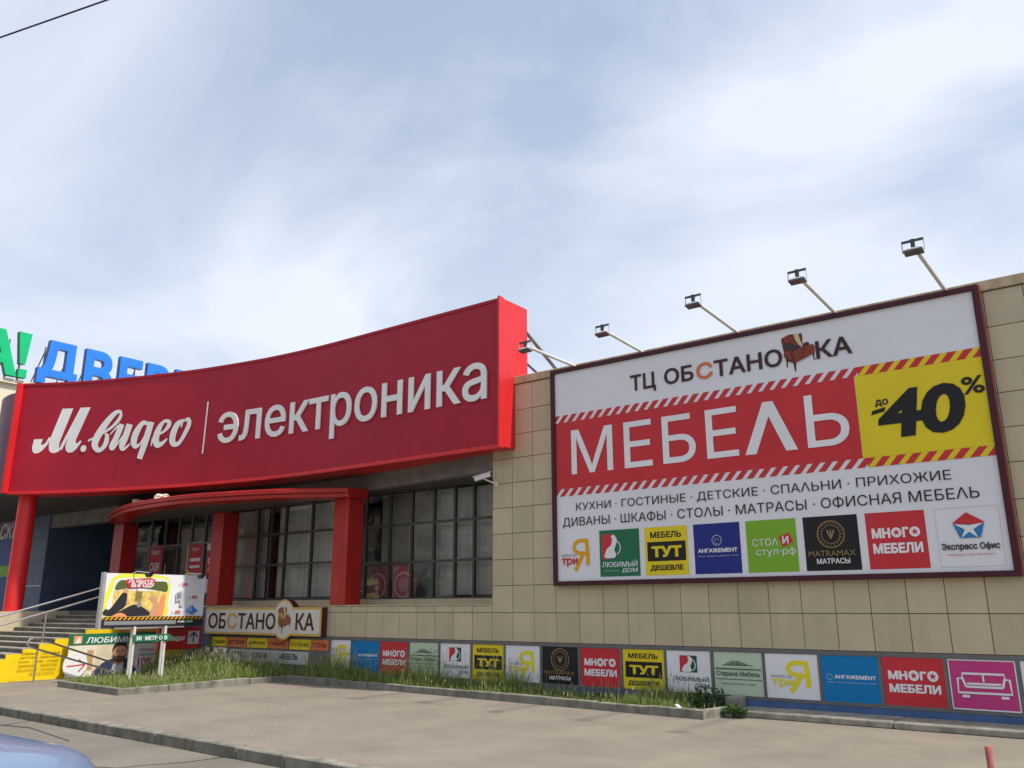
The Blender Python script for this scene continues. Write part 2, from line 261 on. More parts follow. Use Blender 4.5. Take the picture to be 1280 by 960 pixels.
# text: (verts, faces) with the bounding box normalised to 0..1
TC = {}
def area2(c): return sum(a[0]*b[1]-b[0]*a[1] for a, b in zip(c, c[1:]+c[:1]))/2
def inpoly(p, c):
    r = False
    for a, b in zip(c, c[1:]+c[:1]):
        if (a[1] > p[1]) != (b[1] > p[1]) and p[0] < (b[0]-a[0])*(p[1]-a[1])/(b[1]-a[1])+a[0]: r = not r
    return r
def text_mesh(s, bold=0.0, shear=0.0, ext=0.0, space=1.0, res=4):
    key = (s, bold, shear, ext, space)
    if key in TC: return TC[key]
    cu = bpy.data.curves.new('txt', 'FONT'); cu.body = s; cu.shear = shear; cu.space_character = space
    ob = bpy.data.objects.new('txt', cu); col.objects.link(ob)
    dg = bpy.context.evaluated_depsgraph_get(); crv = ob.evaluated_get(dg).to_curve(dg); cont = []
    for sp in crv.splines:
        B = sp.bezier_points; k = len(B); c = []
        for i in range(k):
            a, b = B[i], B[(i+1) % k]
            p0, p1, p2, p3 = a.co, a.handle_right, b.handle_left, b.co
            ln = (p3-p0).length; bend = abs((p1-p0).cross(p3-p0).length) + abs((p2-p3).cross(p3-p0).length)
            n = res if bend > 1e-5*max(ln, 1e-6) else 1
            for t in range(n):
                t = t/n; q = p0*(1-t)**3 + p1*3*t*(1-t)**2 + p2*3*t*t*(1-t) + p3*t**3
                if not c or math.dist(c[-1], (q.x, q.y)) > 1e-5: c.append((q.x, q.y))
        if len(c) > 1 and math.dist(c[0], c[-1]) < 1e-5: c.pop()
        if len(c) > 2: cont.append(c)
    ob.to_curve_clear(); bpy.data.objects.remove(ob); bpy.data.curves.remove(cu)
    from mathutils.geometry import delaunay_2d_cdt
    V, Ed = [], []
    for c in cont:
        o = len(V); n = len(c); V += [Vector(p) for p in c]; Ed += [(o+i, o+(i+1) % n) for i in range(n)]
    cv, _, cf, *_r = delaunay_2d_cdt(V, Ed, [], 0, 1e-6)
    def wind(px, py):
        wn = 0
        for c in cont:
            for a, b in zip(c, c[1:]+c[:1]):
                if a[1] <= py:
                    if b[1] > py and (b[0]-a[0])*(py-a[1])-(px-a[0])*(b[1]-a[1]) > 0: wn += 1
                elif b[1] <= py and (b[0]-a[0])*(py-a[1])-(px-a[0])*(b[1]-a[1]) < 0: wn -= 1
        return wn
    tris = []
    for f in cf:
        a, b, c = (cv[i] for i in f)
        if wind((a.x+b.x+c.x)/3, (a.y+b.y+c.y)/3): tris.append(list(f) if (b-a).cross(c-a) > 0 else list(f)[::-1])
    vs = [(p.x, p.y, 1.0) for p in cv]; fs = [t[:] for t in tris]
    de = {(t[k], t[(k+1) % 3]) for t in tris for k in range(3)}; bd = [(a, b) for a, b in de if (b, a) not in de]
    nxt, prv = {}, {}
    for a, b in bd: nxt.setdefault(a, []).append(b); prv.setdefault(b, []).append(a)
    if bold > 0 or ext:
        def nrm(a, b): d = (cv[b]-cv[a]).normalized(); return Vector((d.y, -d.x))
        def off(v, na, nb):
            m_ = na+nb; m_ = m_/max(.45, m_.dot(na)) if m_.length > .2 else na
            return (cv[v].x+m_.x*bold, cv[v].y+m_.y*bold)
        for a, b in bd:
            ne = nrm(a, b); pa = min(prv[a], key=lambda p: -nrm(p, a).dot(ne)); nb_ = min(nxt[b], key=lambda q: -nrm(b, q).dot(ne))
            A = off(a, ne, nrm(pa, a)) if bold > 0 else tuple(cv[a]); B_ = off(b, ne, nrm(b, nb_)) if bold > 0 else tuple(cv[b])
            o = len(vs); vs += [(cv[a].x, cv[a].y, 1.0), (cv[b].x, cv[b].y, 1.0), (A[0], A[1], .97), (B_[0], B_[1], .97), (A[0], A[1], -1), (B_[0], B_[1], -1)]
            if bold > 0: fs.append([o+1, o, o+2, o+3])
            if ext: fs.append([o+3, o+2, o+4, o+5])
    used = sorted({i for f in fs for i in f}); rm = {k: i for i, k in enumerate(used)}
    vs = [vs[k] for k in used]; fs = [[rm[i] for i in f] for f in fs]
    x0 = min(v[0] for v in vs); x1 = max(v[0] for v in vs); y0 = min(v[1] for v in vs); y1 = max(v[1] for v in vs)
    vs = [((v[0]-x0)/(x1-x0), (v[1]-y0)/(y1-y0), v[2]) for v in vs]
    TC[key] = (vs, fs, (x1-x0)/(y1-y0)); return TC[key]

class Decal(MB):
    """printed or cut-out graphics on a surface: (a, b) along it, c out of it"""
    def __init__(s, O=None, U=None, V=None, fn=None, step=.003):
        super().__init__(); s.step = step
        if fn is None:
            O, U, V = Vector(O), Vector(U).normalized(), Vector(V).normalized(); W = U.cross(V)
            fn = lambda a, b, c: O + U*a + V*b + W*c
        s.fn = fn; s.k = 0
    def nxt(s): s.k += 1; return s.k*s.step
    def poly(s, m, pts, lay=None):
        c = s.nxt() if lay is None else lay*s.step
        s.add([s.fn(a, b, c) for a, b in pts], [list(range(len(pts)))], m)
    def blob(s, m, pts, n=5):
        k = len(pts); o = []
        for i in range(k):
            p = [pts[(i+j-1) % k] for j in range(4)]
            for q in range(n):
                t = q/n; o.append(tuple(.5*(2*p[1][j]+(-p[0][j]+p[2][j])*t+(2*p[0][j]-5*p[1][j]+4*p[2][j]-p[3][j])*t*t+(-p[0][j]+3*p[1][j]-3*p[2][j]+p[3][j])*t**3) for j in range(2)))
        s.poly(m, o)
    def rect(s, m, x0, y0, x1, y1, lay=None): s.poly(m, [(x0, y0), (x1, y0), (x1, y1), (x0, y1)], lay)
    def circ(s, m, x, y, rx, ry=None, lay=None, n=28):
        ry = rx if ry is None else ry
        s.poly(m, [(x+rx*math.cos(2*math.pi*i/n), y+ry*math.sin(2*math.pi*i/n)) for i in range(n)], lay)
    def ring(s, m, x, y, r, wd, ry=None, n=32, a0=0, a1=360, lay=None):
        ry = r if ry is None else ry; c = s.nxt() if lay is None else lay*s.step; vs = []; q = n+1
        for i in range(q):
            t = R(a0 + (a1-a0)*i/n); vs += [s.fn(x+(r-wd/2)*math.cos(t), y+(ry-wd/2)*math.sin(t), c), s.fn(x+(r+wd/2)*math.cos(t), y+(ry+wd/2)*math.sin(t), c)]
        s.add(vs, [(2*i, 2*i+1, 2*i+3, 2*i+2) for i in range(n)], m)
    def stroke(s, m, pts, wd=None, lay=None, ext=0.0, sub=6):
        pts = [p if len(p) == 3 else (p[0], p[1], wd) for p in pts]
        if len(pts) > 2 and sub > 1:
            P = [tuple(2*pts[0][i]-pts[1][i] for i in range(3))] + pts + [tuple(2*pts[-1][i]-pts[-2][i] for i in range(3))]; o = []
            for i in range(1, len(P)-2):
                for k in range(sub):
                    t = k/sub; o.append(tuple(.5*(2*P[i][j]+(-P[i-1][j]+P[i+1][j])*t+(2*P[i-1][j]-5*P[i][j]+4*P[i+1][j]-P[i+2][j])*t*t+(-P[i-1][j]+3*P[i][j]-3*P[i+1][j]+P[i+2][j])*t**3) for j in range(3)))
            o.append(pts[-1]); pts = o
        c = s.nxt() if lay is None else lay*s.step; vs = []; n = len(pts)
        for i, (x, y, q) in enumerate(pts):
            a = pts[max(0, i-1)]; b = pts[min(n-1, i+1)]; dx, dy = b[0]-a[0], b[1]-a[1]; ln = math.hypot(dx, dy) or 1; nx, ny = -dy/ln*q/2, dx/ln*q/2
            vs += [s.fn(x-nx, y-ny, c), s.fn(x+nx, y+ny, c)]
        s.add(vs, [(2*i, 2*i+2, 2*i+3, 2*i+1) for i in range(n-1)], m)
    def text(s, m, t, x0, y0, x1, y1, bold=0.0, shear=0.0, ext=0.0, space=1.0, lay=None):
        vs, fs, _ = text_mesh(t, bold, shear, .1 if ext else 0, space); c = s.nxt() if lay is None else lay*s.step
        s.add([s.fn(x0+v[0]*(x1-x0), y0+v[1]*(y1-y0), c + (v[2]+1)*(ext/2 if ext else s.step*.45)) for v in vs], fs, m)
    def split_words(s, name, parent, gap):
        fx_ = sorted((min(s.v[i][0] for i in f), max(s.v[i][0] for i in f), k) for k, f in enumerate(s.f)); cl = []; hi = None
        for a, b, k in fx_:
            if hi is None or a > hi+gap: cl.append([]); hi = b
            cl[-1].append(k); hi = max(hi, b)
        for c in cl:
            g_ = MB(); use = sorted({i for k in c for i in s.f[k]}); r_ = {v: i for i, v in enumerate(use)}
            g_.v = [s.v[i] for i in use]; g_.f = [[r_[i] for i in s.f[k]] for k in c]; g_.m = [s.m[k] for k in c]; g_.mats = s.mats
            wd = max(p[0] for p in g_.v)-min(p[0] for p in g_.v); g_.build(name if wd > .12 else 'separator_dot', parent)
    def stripes(s, m, x0, x1, y0, y1, pitch, wd, slant):
        c = s.nxt(); x = x0 - slant
        while x < x1:
            P = [(x, y0), (x+wd, y0), (x+wd+slant, y1), (x+slant, y1)]
            Q = []
            for i in range(4):                          # clip to x0..x1
                a, b = P[i], P[(i+1) % 4]; Q.append(a)
            for lim, sg in ((x0, 1), (x1, -1)):
                o = []
                for i in range(len(Q)):
                    a, b = Q[i], Q[(i+1) % len(Q)]; ia, ib = sg*(a[0]-lim) >= 0, sg*(b[0]-lim) >= 0
                    if ia: o.append(a)
                    if ia != ib:
                        t = (lim-a[0])/(b[0]-a[0]); o.append((lim, a[1]+t*(b[1]-a[1])))
                Q = o
                if not Q: break
            if len(Q) > 2: s.add([s.fn(a, b, c) for a, b in Q], [list(range(len(Q)))], m)
            x += pitch

# ------------------------------------------------------------------ ground, road, pavement
def kerb_y(x): return 7.03 - .0266*(x + 9.44)
g = MB(); g.box(-400, 400, -400, 500, -.6, -.20, mat('earth', (.16, .14, .11), .95, .2, .3)); tag(g.build('ground'), kind='structure')
g = MB(); g.prism([(-120, -12), (80, -12), (80, kerb_y(80)-.02), (-120, kerb_y(-120)-.02)], -.19, -.14, asphalt_m); tag(g.build('road'), kind='structure')
g = MB(); g.prism([(-60, kerb_y(-60)), (60, kerb_y(60)), (60, 60), (-60, 60)], -.19, 0, paving_m); tag(g.build('sidewalk'), kind='structure')
g = MB(); x = -48.0
while x < 14:
    ln = random.choice((.98, .98, 1.0)); a, b = x+.008, x+ln-.008; dz = random.uniform(-.004, .006); dy = random.uniform(-.008, .008)
    p = [(a, kerb_y(a)-.16+dy), (b, kerb_y(b)-.16+dy), (b, kerb_y(b)-.004), (a, kerb_y(a)-.004)]
    q = [(p[0][0]+.012, p[0][1]+.015), (p[1][0]-.012, p[1][1]+.015), p[2], p[3]]
    vs = [(u, v, -.18) for u, v in p] + [(u, v, -.012+dz) for u, v in p] + [(u, v, .003+dz) for u, v in q]
    fs = [(0, 3, 2, 1)] + [(i, (i+1) % 4, 4+(i+1) % 4, 4+i) for i in range(4)] + [(4+i, 4+(i+1) % 4, 8+(i+1) % 4, 8+i) for i in range(4)] + [(8, 9, 10, 11)]
    g.add(vs, fs, kerbm); x += ln
tag(g.build('kerb'), kind='structure')

# ------------------------------------------------------------------ the store building
WY = 14.0
bld = thing('store_building', 'long beige tiled store with dark glazed entrance under a red canopy and red pillars', 'building', (-12, 18, 0))
# backing walls and roof
g = MB()
g.box(-11.20, 14, WY+.02, WY+.5, .0, 6.33, grout); g.box(-22.4, -11.20, WY+.02, WY+.3, 0, 1.66, grout)
g.build('wall_core', bld)
g = MB(); g.box(-60, 14, WY+.52, 45, 6.0, 6.3, roofm); g.build('roof', bld)
g = MB(); g.box(-60, 14, 44.5, 45, 0, 6.0, creamwall); g.box(13.5, 14, WY+.52, 44.5, 0, 6.0, creamwall); g.build('rear_wall', bld)
# porcelain cladding, every tile its own bevelled slab with an open joint
g = MB(); TX = .535; rows = [1.0, 1.562, 2.10, 2.625, 3.153, 3.69, 4.207, 4.73, 5.234, 5.757, 6.325]
def tile(x0, x1, z0, z1):
    j = .005; d = random.uniform(-.002, .002); b = .004
    X0, X1, Z0, Z1 = x0+j, x1-j, z0+j, z1-j; y = WY-.012+d
    vs = [(X0, WY+.03, Z0), (X1, WY+.03, Z0), (X1, WY+.03, Z1), (X0, WY+.03, Z1), (X0, y+b, Z0), (X1, y+b, Z0), (X1, y+b, Z1), (X0, y+b, Z1), (X0+b, y, Z0+b), (X1-b, y, Z0+b), (X1-b, y, Z1-b), (X0+b, y, Z1-b)]
    g.add(vs, [(i, (i+1) % 4, 4+(i+1) % 4, 4+i) for i in range(4)] + [(4+i, 4+(i+1) % 4, 8+(i+1) % 4, 8+i) for i in range(4)] + [(8, 9, 10, 11)], walltile)
for k in range(-22, 17):
    xa = -2.136 - k*TX - TX; 
    for z0, z1 in zip(rows, rows[1:]): tile(xa, xa+TX, z0, z1)
for k in range(17, 38):
    xa = -2.136 - k*TX - TX; tile(xa, xa+TX, 1.0, 1.562); tile(xa, xa+TX, 1.562, 1.70)
g.build('tile_cladding', bld)
g = MB(); g.box(-11.24, 14, WY-.05, WY+.62, 6.335, 6.50, copingm, .012); g.build('coping', bld)
g = MB(); g.box(-22.35, -11.24, WY-.02, WY+1.0, 1.702, 1.735, copingm); g.box(-22.35, -11.24, 14.93, 15.02, 1.735, 1.865, walltile); g.build('window_sill', bld)
# plinth with grey panel frames
g = MB(); g.box(-16.45, 14, WY+.05, WY+.10, 0, 1.0, plinthblue); g.box(-16.44, 14, WY-.012, WY+.048, 0, .192, plinthblue); g.box(-22.4, -16.45, WY-.02, WY+.015, 0, .99, plinthblue)
g.box(-22.4, -21.36, WY-.03, WY+.012, .99, 1.70, plinthblue); g.build('plinth', bld)
g = MB(); g.box(-16.45, 14, WY-.018, WY+.049, .935, .998, framegrey); g.box(-16.45, 14, WY-.018, WY+.049, .195, .238, framegrey)
PX = [(-16.33, -15.48), (-15.43, -14.53), (-14.48, -13.62), (-13.57, -12.72), (-12.66, -11.82), (-11.76, -10.94), (-10.89, -10.04), (-9.98, -9.15), (-9.09, -8.24), (-8.18, -7.34), (-7.29, -6.46), (-6.40, -5.55), (-5.50, -4.64), (-4.59, -3.73), (-3.68, -2.82), (-2.77, -1.90), (-1.85, -.98), (-.93, -.06), (0, .87)]
for (a, b), (c, d) in zip(PX, PX[1:]): g.box(b+.004, c-.004, WY-.016, WY+.048, .24, .933, framegrey)
g.box(-.975, 14, WY-.004, WY+.048, .24, .933, lightgrey)
g.build('plinth_frame', bld)

# banner curve (plan), right end to left end
CP = [(-10.6, 13.53), (-12.3, 13.5), (-14.5, 13.47), (-16.5, 13.42), (-18.1, 13.28), (-19.6, 13.03), (-21.2, 12.66), (-23, 12.08), (-24.9, 11.30), (-26.42, 10.42)]
def crom(P, n=12):
    P = [(2*P[0][0]-P[1][0], 2*P[0][1]-P[1][1])] + P + [(2*P[-1][0]-P[-2][0], 2*P[-1][1]-P[-2][1])]; o = []
    for i in range(1, len(P)-2):
        for k in range(n):
            t = k/n; o.append(tuple(.5*(2*P[i][j]+(-P[i-1][j]+P[i+1][j])*t+(2*P[i-1][j]-5*P[i][j]+4*P[i+1][j]-P[i+2][j])*t*t+(-P[i-1][j]+3*P[i][j]-3*P[i+1][j]+P[i+2][j])*t**3) for j in range(2)))
    o.append(P[-2]); return o
BC = crom(CP); SL = [0]
for a, b in zip(BC, BC[1:]): SL.append(SL[-1] + math.dist(a, b))
LEN = SL[-1]
def bpt(u):                                              # u from the LEFT end; returns point, outward normal
    s = LEN - u; s = max(0, min(LEN, s)); i = 0
    while i < len(SL)-2 and SL[i+1] < s: i += 1
    t = (s-SL[i])/(SL[i+1]-SL[i]); a, b = BC[i], BC[i+1]
    j0, j1 = max(0, i-1), min(len(BC)-1, i+2)
    n0 = Vector((BC[j1][0]-BC[j0][0], BC[j1][1]-BC[j0][1])).normalized()
    return (a[0]+(b[0]-a[0])*t, a[1]+(b[1]-a[1])*t), (-n0.y, n0.x)   # direction runs -x: left normal is (-dy, dx)
p, n_ = bpt(8); assert n_[1] < 0, n_
def bfn(off):
    def f(a, b, c):
        (x, y), (nx, ny) = bpt(a); d = off + c
        return Vector((x+nx*d, y+ny*d, b))
    return f
ZB, ZT = 4.91, 8.19
# soffit and cornice under the banner
g = MB(); back = [(x, y+.5) for x, y in BC]
g.prism([(-11.25, 14.1), (-11.25, 18.5), (-42, 18.5), (-42, 12.0), (-27.3, 10.6)] + [(x, y+.25) for x, y in BC[::-1] if x < -11.3], 4.93, 5.05, soffit)
g.build('soffit', bld)
g = MB(); g.prism([(-11.26, 14.03), (-11.26, 14.25), (-17, 14.9), (-28, 14.95), (-28, 14.7), (-17, 14.66)], 4.52, 4.928, beam); g.build('cornice', bld)
g = MB(); g.prism([(-11.26, 14.27), (-11.26, 15.4), (-28.2, 15.4), (-28.2, 14.97), (-17, 14.92)], 4.50, 4.60, soffit); g.build('window_head', bld)

# glazing
def glazing(name, xs, zs, y, parent, split=None, wd=.06):
    f = MB()
    for x in xs: f.box(x-wd/2, x+wd/2, y-.03, y+.05, zs[0], zs[-1], framedark if name != 'entrance_glazing' else framegrey)
    for z in zs:
        for a, b in zip(xs, xs[1:]): f.box(a+wd/2, b-wd/2, y-.022, y+.045, z-wd/2, z+wd/2, framedark if name != 'entrance_glazing' else framegrey)
    fr = f.build('window_frame', parent)
    for a, b in zip(xs, xs[1:]):
        p = MB()
        for c, d in zip(zs, zs[1:]): 
            t = [random.uniform(-.005, .005) for _ in range(2)]
            vs = [(a+wd/2, y+.012-t[0], c+wd/2), (b-wd/2, y+.012+t[0], c+wd/2), (b-wd/2, y+.012+t[1], d-wd/2), (a+wd/2, y+.012-t[1]*.4, d-wd/2)]
            p.add(vs, [(0, 1, 2, 3)], glass)
        p.build('pane', fr)
    return fr
XW = [-16.45, -16.2, -15.33, -14.57, -13.84, -13.17, -12.58, -12.0, -11.4]; ZW = [1.868, 2.73, 3.655, 4.50]
glazing('window', XW, ZW, 15.0, bld)
XM = [-22.05, -20.73, -20.10, -19.46, -18.33, -17.3, -16.48]; ZM = [1.89, 2.83, 3.68, 4.50]
glazing('window', XM, ZM, 15.0, bld)
XE = [-28.0, -27.42, -26.45, -25.61, -24.82, -24.10, -23.36, -22.6]; ZE = [1.6, 3.60, 4.50]
glazing('entrance_glazing', XE, ZE, 15.0, bld)
g = MB(); g.box(-22.6, -22.05, 14.97, 15.08, 1.6, 4.5, framegrey); g.build('window_pier', bld); g = MB(); g.box(-16.50, -16.45, 14.97, 15.08, 1.865, 4.5, framegrey); g.build('window_pier', bld)
g = MB(); g.box(-25.58, -24.86, 14.93, 15.06, 1.6, 3.55, framedark); g.box(-25.50, -25.25, 14.91, 14.93, 1.7, 3.45, carglass); g.box(-25.2, -24.92, 14.91, 14.93, 1.7, 3.45, carglass)
d = g.build('entrance_door', bld); g = MB(); g.tube([(-25.235, 14.87, 2.4), (-25.235, 14.87, 3.0)], .014, steel); g.build('handle', d)
# interior: floor, back wall, blinds, posters behind the glass
g = MB(); g.box(-28.4, -11.3, 15.1, 19, 1.5, 1.6, darkroom); g.box(-28.4, -11.3, 18.9, 19, 1.6, 4.9, darkroom); g.box(-28.4, -11.3, 15.4, 19, 4.6, 4.7, darkroom); g.box(-22.4, -22.2, 15.1, 18.9, 1.6, 4.6, darkroom); g.build('interior', bld)
g = MB(); g.box(-16.35, -13.85, 15.7, 15.74, 1.62, 4.58, mat('pale_backing_panel', (.60, .59, .53), .8, .25, .8)); g.build('pale_backing_panel', bld)  # pale board added behind these panes to brighten the interior
g = MB(); g.box(-28.0, -22.6, 17.0, 17.05, 1.62, 4.58, mat('lobby_wall', (.55, .56, .56), .7, .3, .5)); g.build('lobby_wall', bld)
def blinds(x0, x1, z0, z1, y, tilt, wd=.115, sk=.0):
    b = MB(); x = x0
    while x < x1:
        if random.random() > sk:
            dy = wd*.5*math.sin(tilt+random.uniform(-.15, .15)); dx = wd*.5*math.cos(tilt)
            b.add([(x-dx, y-dy, z0), (x+dx, y+dy, z0), (x+dx, y+dy, z1), (x-dx, y-dy, z1)], [(0, 1, 2, 3)], blind)
        x += .105
    return b.build('window_blind', bld)
blinds(-21.98, -20.55, 1.95, 4.45, 15.22, .15); blinds(-19.95, -17.0, 1.95, 4.45, 15.22, .28)
blinds(-13.78, -11.3, 1.95, 4.45, 15.25, .35)
d = Decal((-16.4, 15.1, 1.9), (1, 0, 0), (0, 0, 1))
for k, (a, b) in enumerate(((.05, 1.0), (1.12, 1.78))):
    d.rect(flat('poster_pink', (.60, .38, .38)), a, 0, b, .85); d.circ(flat('poster_rose', (.62, .16, .22)), (a+b)/2+.1, .33, .40, .44); d.ring(cream, (a+b)/2+.05, .30, .29, .05); d.circ(flat('poster_pale', (.62, .36, .36)), (a+b)/2+.05, .30, .17)
d.build('window_poster', bld)
d = Decal((-26.45, 14.99, 1.7), (1, 0, 0), (0, 0, 1))
d.rect(red, .02, .2, .78, 1.95); d.text(white, 'М.видео', .12, 1.62, .62, 1.82, shear=.2, bold=.02); d.text(white, 'CASH', .10, 1.12, .68, 1.40, bold=.04, shear=.15); d.text(white, 'BACK', .10, .78, .68, 1.06, bold=.04, shear=.15)
d.build('window_poster', bld)
d = Decal((-24.25, 14.99, 1.7), (1, 0, 0), (0, 0, 1))
d.rect(cream, .0, .1, .85, 1.95); d.rect(red, .05, 1.0, .85, 1.92); d.text(white, 'М.видео', .25, 1.66, .65, 1.80, shear=.2); d.rect(white, .2, 1.36, .75, 1.46); d.rect(white, .2, 1.16, .75, 1.24); d.circ(jeans, .48, .62, .22, .3); d.circ(skin, .48, .55, .13, .2); d.circ(amber, .14, .95, .13, .17)
d.build('window_poster', bld)
d = Decal((-23.30, 14.99, 1.7), (1, 0, 0), (0, 0, 1)); d.rect(red, .12, .9, .62, 1.6); d.text(white, '%', .2, 1.05, .5, 1.45, bold=.03); d.rect(white, .12, 1.66, .62, 1.9); d.rect(white, .12, .4, .62, .8); d.build('window_poster', bld)
# canopy: a shallow curved roof with a moulded red edge
ARC = crom([(-26.75, 13.85), (-26.55, 13.58), (-25.6, 13.1), (-24.3, 12.6), (-22.85, 12.2), (-20.9, 12.06), (-19.38, 12.22), (-17.4, 12.85), (-16.4, 13.42), (-15.66, 13.86)], 6)
ARCN = []
for i in range(len(ARC)):
    a, b = ARC[max(0, i-1)], ARC[min(len(ARC)-1, i+1)]; n0 = Vector((b[0]-a[0], b[1]-a[1])).normalized(); ARCN.append((n0.y, -n0.x))
g = MB()
def ring_prof(prof, m):
    k = len(prof); vs = []
    for (x, y), (dx, dy) in zip(ARC, ARCN):
        vs += [(x-dx*o, y-dy*o, z) for o, z in prof]
    n = len(ARC); g.add(vs, [(i*k+j, (i+1)*k+j, (i+1)*k+j+1, i*k+j+1) for i in range(n-1) for j in range(k-1)], m)
ring_prof([(.0, 4.295), (0, 4.375), (.035, 4.378), (.035, 4.40), (-.03, 4.405), (-.03, 4.50), (.02, 4.525), (.6, 4.55)], portred)
ring_prof([(.6, 4.295), (.0, 4.295)], portred)
g.prism([(x-dx*.06, y-dy*.06) for (x, y), (dx, dy) in zip(ARC, ARCN)], 4.41, 4.46, portred)
g.prism([(x-dx*.55, y-dy*.55) for (x, y), (dx, dy) in zip(ARC[4:-4], ARCN[4:-4])], 4.30, 4.32, soffit)
e0, e1 = ARC[0], ARC[-1]
for ex, ey in (e0, e1): g.box(ex-.03, ex+.03, ey, 14.50, 4.293, 4.524, portred)
shade_auto(g.build('canopy', bld), 30)
for (x0, x1, y1) in ((-16.27, -15.73, 14.47), (-21.46, -20.92, 14.47), (-26.95, -26.35, 14.47)):
    g = MB(); g.box(x0, x1, WY-.035, y1, 1.6 if x0 < -22 else 1.737, 4.296, portred, .012); g.build('pillar', bld)
# landing in front of the doors
g = MB(); g.box(-26.3, -22.3, 12.56, 15.0, 1.50, 1.60, stepm); g.box(-36, -26.3, 13.9, 17, 1.5, 1.598, stepm); g.build('landing', bld)
# wing to the left: blue panels and the recessed dark passage
g = MB()
for k in range(9):
    for j, (z0, z1) in enumerate(((1.6, 2.45), (2.455, 3.3), (3.305, 4.15), (4.155, 4.93))): g.box(-31.7-(k+1)*1.0+.004, -31.7-k*1.0-.004, 14.0, 14.1, z0+.003, z1-.003, bluewall)
g.build('blue_cladding', bld)
g = MB(); g.box(-31.69, -31.6, 14.0, 18.4, 1.6, 4.93, bluewall); g.box(-31.6, -28.2, 18.3, 18.4, 1.6, 4.93, framedark); g.box(-28.6, -28.2, 15.0, 18.3, 1.6, 4.93, framedark)
for k in range(6): g.box(-31.4+k*.6, -31.33+k*.6, 18.2, 18.3, 1.6, 4.4, framegrey)
g.build('passage', bld)
g = MB(); g.box(-31.6, -27.0, 14.05, 14.4, 4.45, 4.92, beam); g.build('lintel', bld)
g = MB()
for k in range(14):
    t0 = R(-60 - k*9); t1 = R(-60-(k+1)*9)
    f = lambda t: (-27.55 + 1.25*math.cos(t)*.95, 11.35 + 1.25*math.sin(t)*.75)
    a, b = f(t0), f(t1); g.add([(a[0], a[1], 4.95), (b[0], b[1], 4.95), (b[0], b[1], 8.05-.02*k), (a[0], a[1], 8.05-.02*k)], [(0, 3, 2, 1)], mauve)
shade_auto(g.build('rounded_corner', bld), 40)
g = MB(); g.tube([(-26.65, 11.1, 1.6), (-26.65, 11.1, 4.92)], .25, fasciaedge, 32); shade_auto(g.build('round_column', bld))
# stairs and cheek wall
g = MB(); RI = .1067; TR = .367
for k in range(1, 15):
    y = 9.25 + (k-6)*TR
    g.box(-26.30, -22.24, y, y+TR+.02 if k < 14 else 12.56, max(0, RI*k-.2), RI*k-.028, stepm); g.box(-26.30, -22.24, y-.02, y+TR-.001, RI*k-.026, RI*k, concrete)
tag(g.build('entrance_stairs'), 'wide grey stone staircase climbing to the store entrance', 'stairs')
g = MB(); g.box(-29.5, -26.32, 9.6, 13.88, 0, 1.598, walltile); tag(g.build('cheek_wall'), 'low beige block beside the stairs carrying the round red column', 'wall')
# yellow stepped side wall with its lettering
sw = thing('stepped_side_wall', 'bright yellow stepped wall with brown lettering along the right side of the stairs', 'wall', (-22.2, 10, 0))
P = [(7.3, 0)]
ys = [7.3] + [9.25+(k-6)*TR for k in range(2, 12)]; zs = [.115*1 + .1067*(k-.0) for k in range(0, 11)]
P2 = [(13.95, 0), (13.95, 1.15)]; 
pts = [(7.3, 0), (13.96, 0), (13.96, 1.145)]
for k in range(10, 0, -1):
    y = 9.25 + (k-5)*TR; pts += [(y, min(1.145, .1067*k+.09)), (y, .1067*(k-1)+.09)]
pts += [(7.3, .09)]
g = MB(); g.slab([(-22.2, y, z) for y, z in pts], (-.035, 0, 0), yellowpaint); g.build('panel', sw)
ypr = flat('yellow_lettering', (.36, .22, .01)); 
d = Decal((-22.196, 9.15, 0), (0, 1, 0), (0, 0, 1))
for i, (t, a, b) in enumerate((('спальни   гостиные', .45, 1.35), ('детские   прихожие', .42, 1.34), ('кухни   столы   стулья', .40, 1.32), ('диваны   кресла', .40, 1.30), ('матрасы   шкафы', .38, 1.28), ('офисная мебель', .66, 1.26))):
    z = .60-i*.093; d.text(ypr, t, a, z, b, z+.052, bold=.015)
d.rect(salmon, 2.75, 1.08, 3.62, 1.13); d.rect(salmon, 3.7, 1.08, 4.5, 1.13)
d.build('lettering', sw)
# rails
def rail(name, label, path_list, posts, cat='handrail'):
    t = thing(name, label, cat, path_list[0][0])
    for p in path_list: g = MB(); g.tube(p, .024, steel, 10); shade_auto(g.build('rail', t))
    for p in posts: g = MB(); g.tube(p, .022, steel, 10); shade_auto(g.build('post', t))
X = -22.62
rail('stair_handrail', 'steel double handrail rising up the entrance stairs', [[(X, 7.6, 1.04), (X, 12.4, 2.45)], [(X, 7.6, .82), (X, 12.4, 2.22)]],
     [[(X, 10.23, .85), (X, 10.24, 1.58)], [(X, 8.0, .2), (X, 8.0, .93)], [(X, 12.35, 1.6), (X, 12.35, 2.2)]])
X = -21.6
U = [(X, 11.6, .33), (X, 9.72, .97), (X, 9.58, 1.0), (X, 9.48, .98), (X, 9.44, .92), (X, 9.46, .84), (X, 9.55, .79), (X, 9.66, .75), (X, 11.6, .13)]
rail('ramp_handrail', 'steel looped handrail sloping down in front of the yellow wall', [U], [[(X, 9.68, 0), (X, 9.68, .745)], [(X, 11.3, 0), (X, 11.3, .22)]])
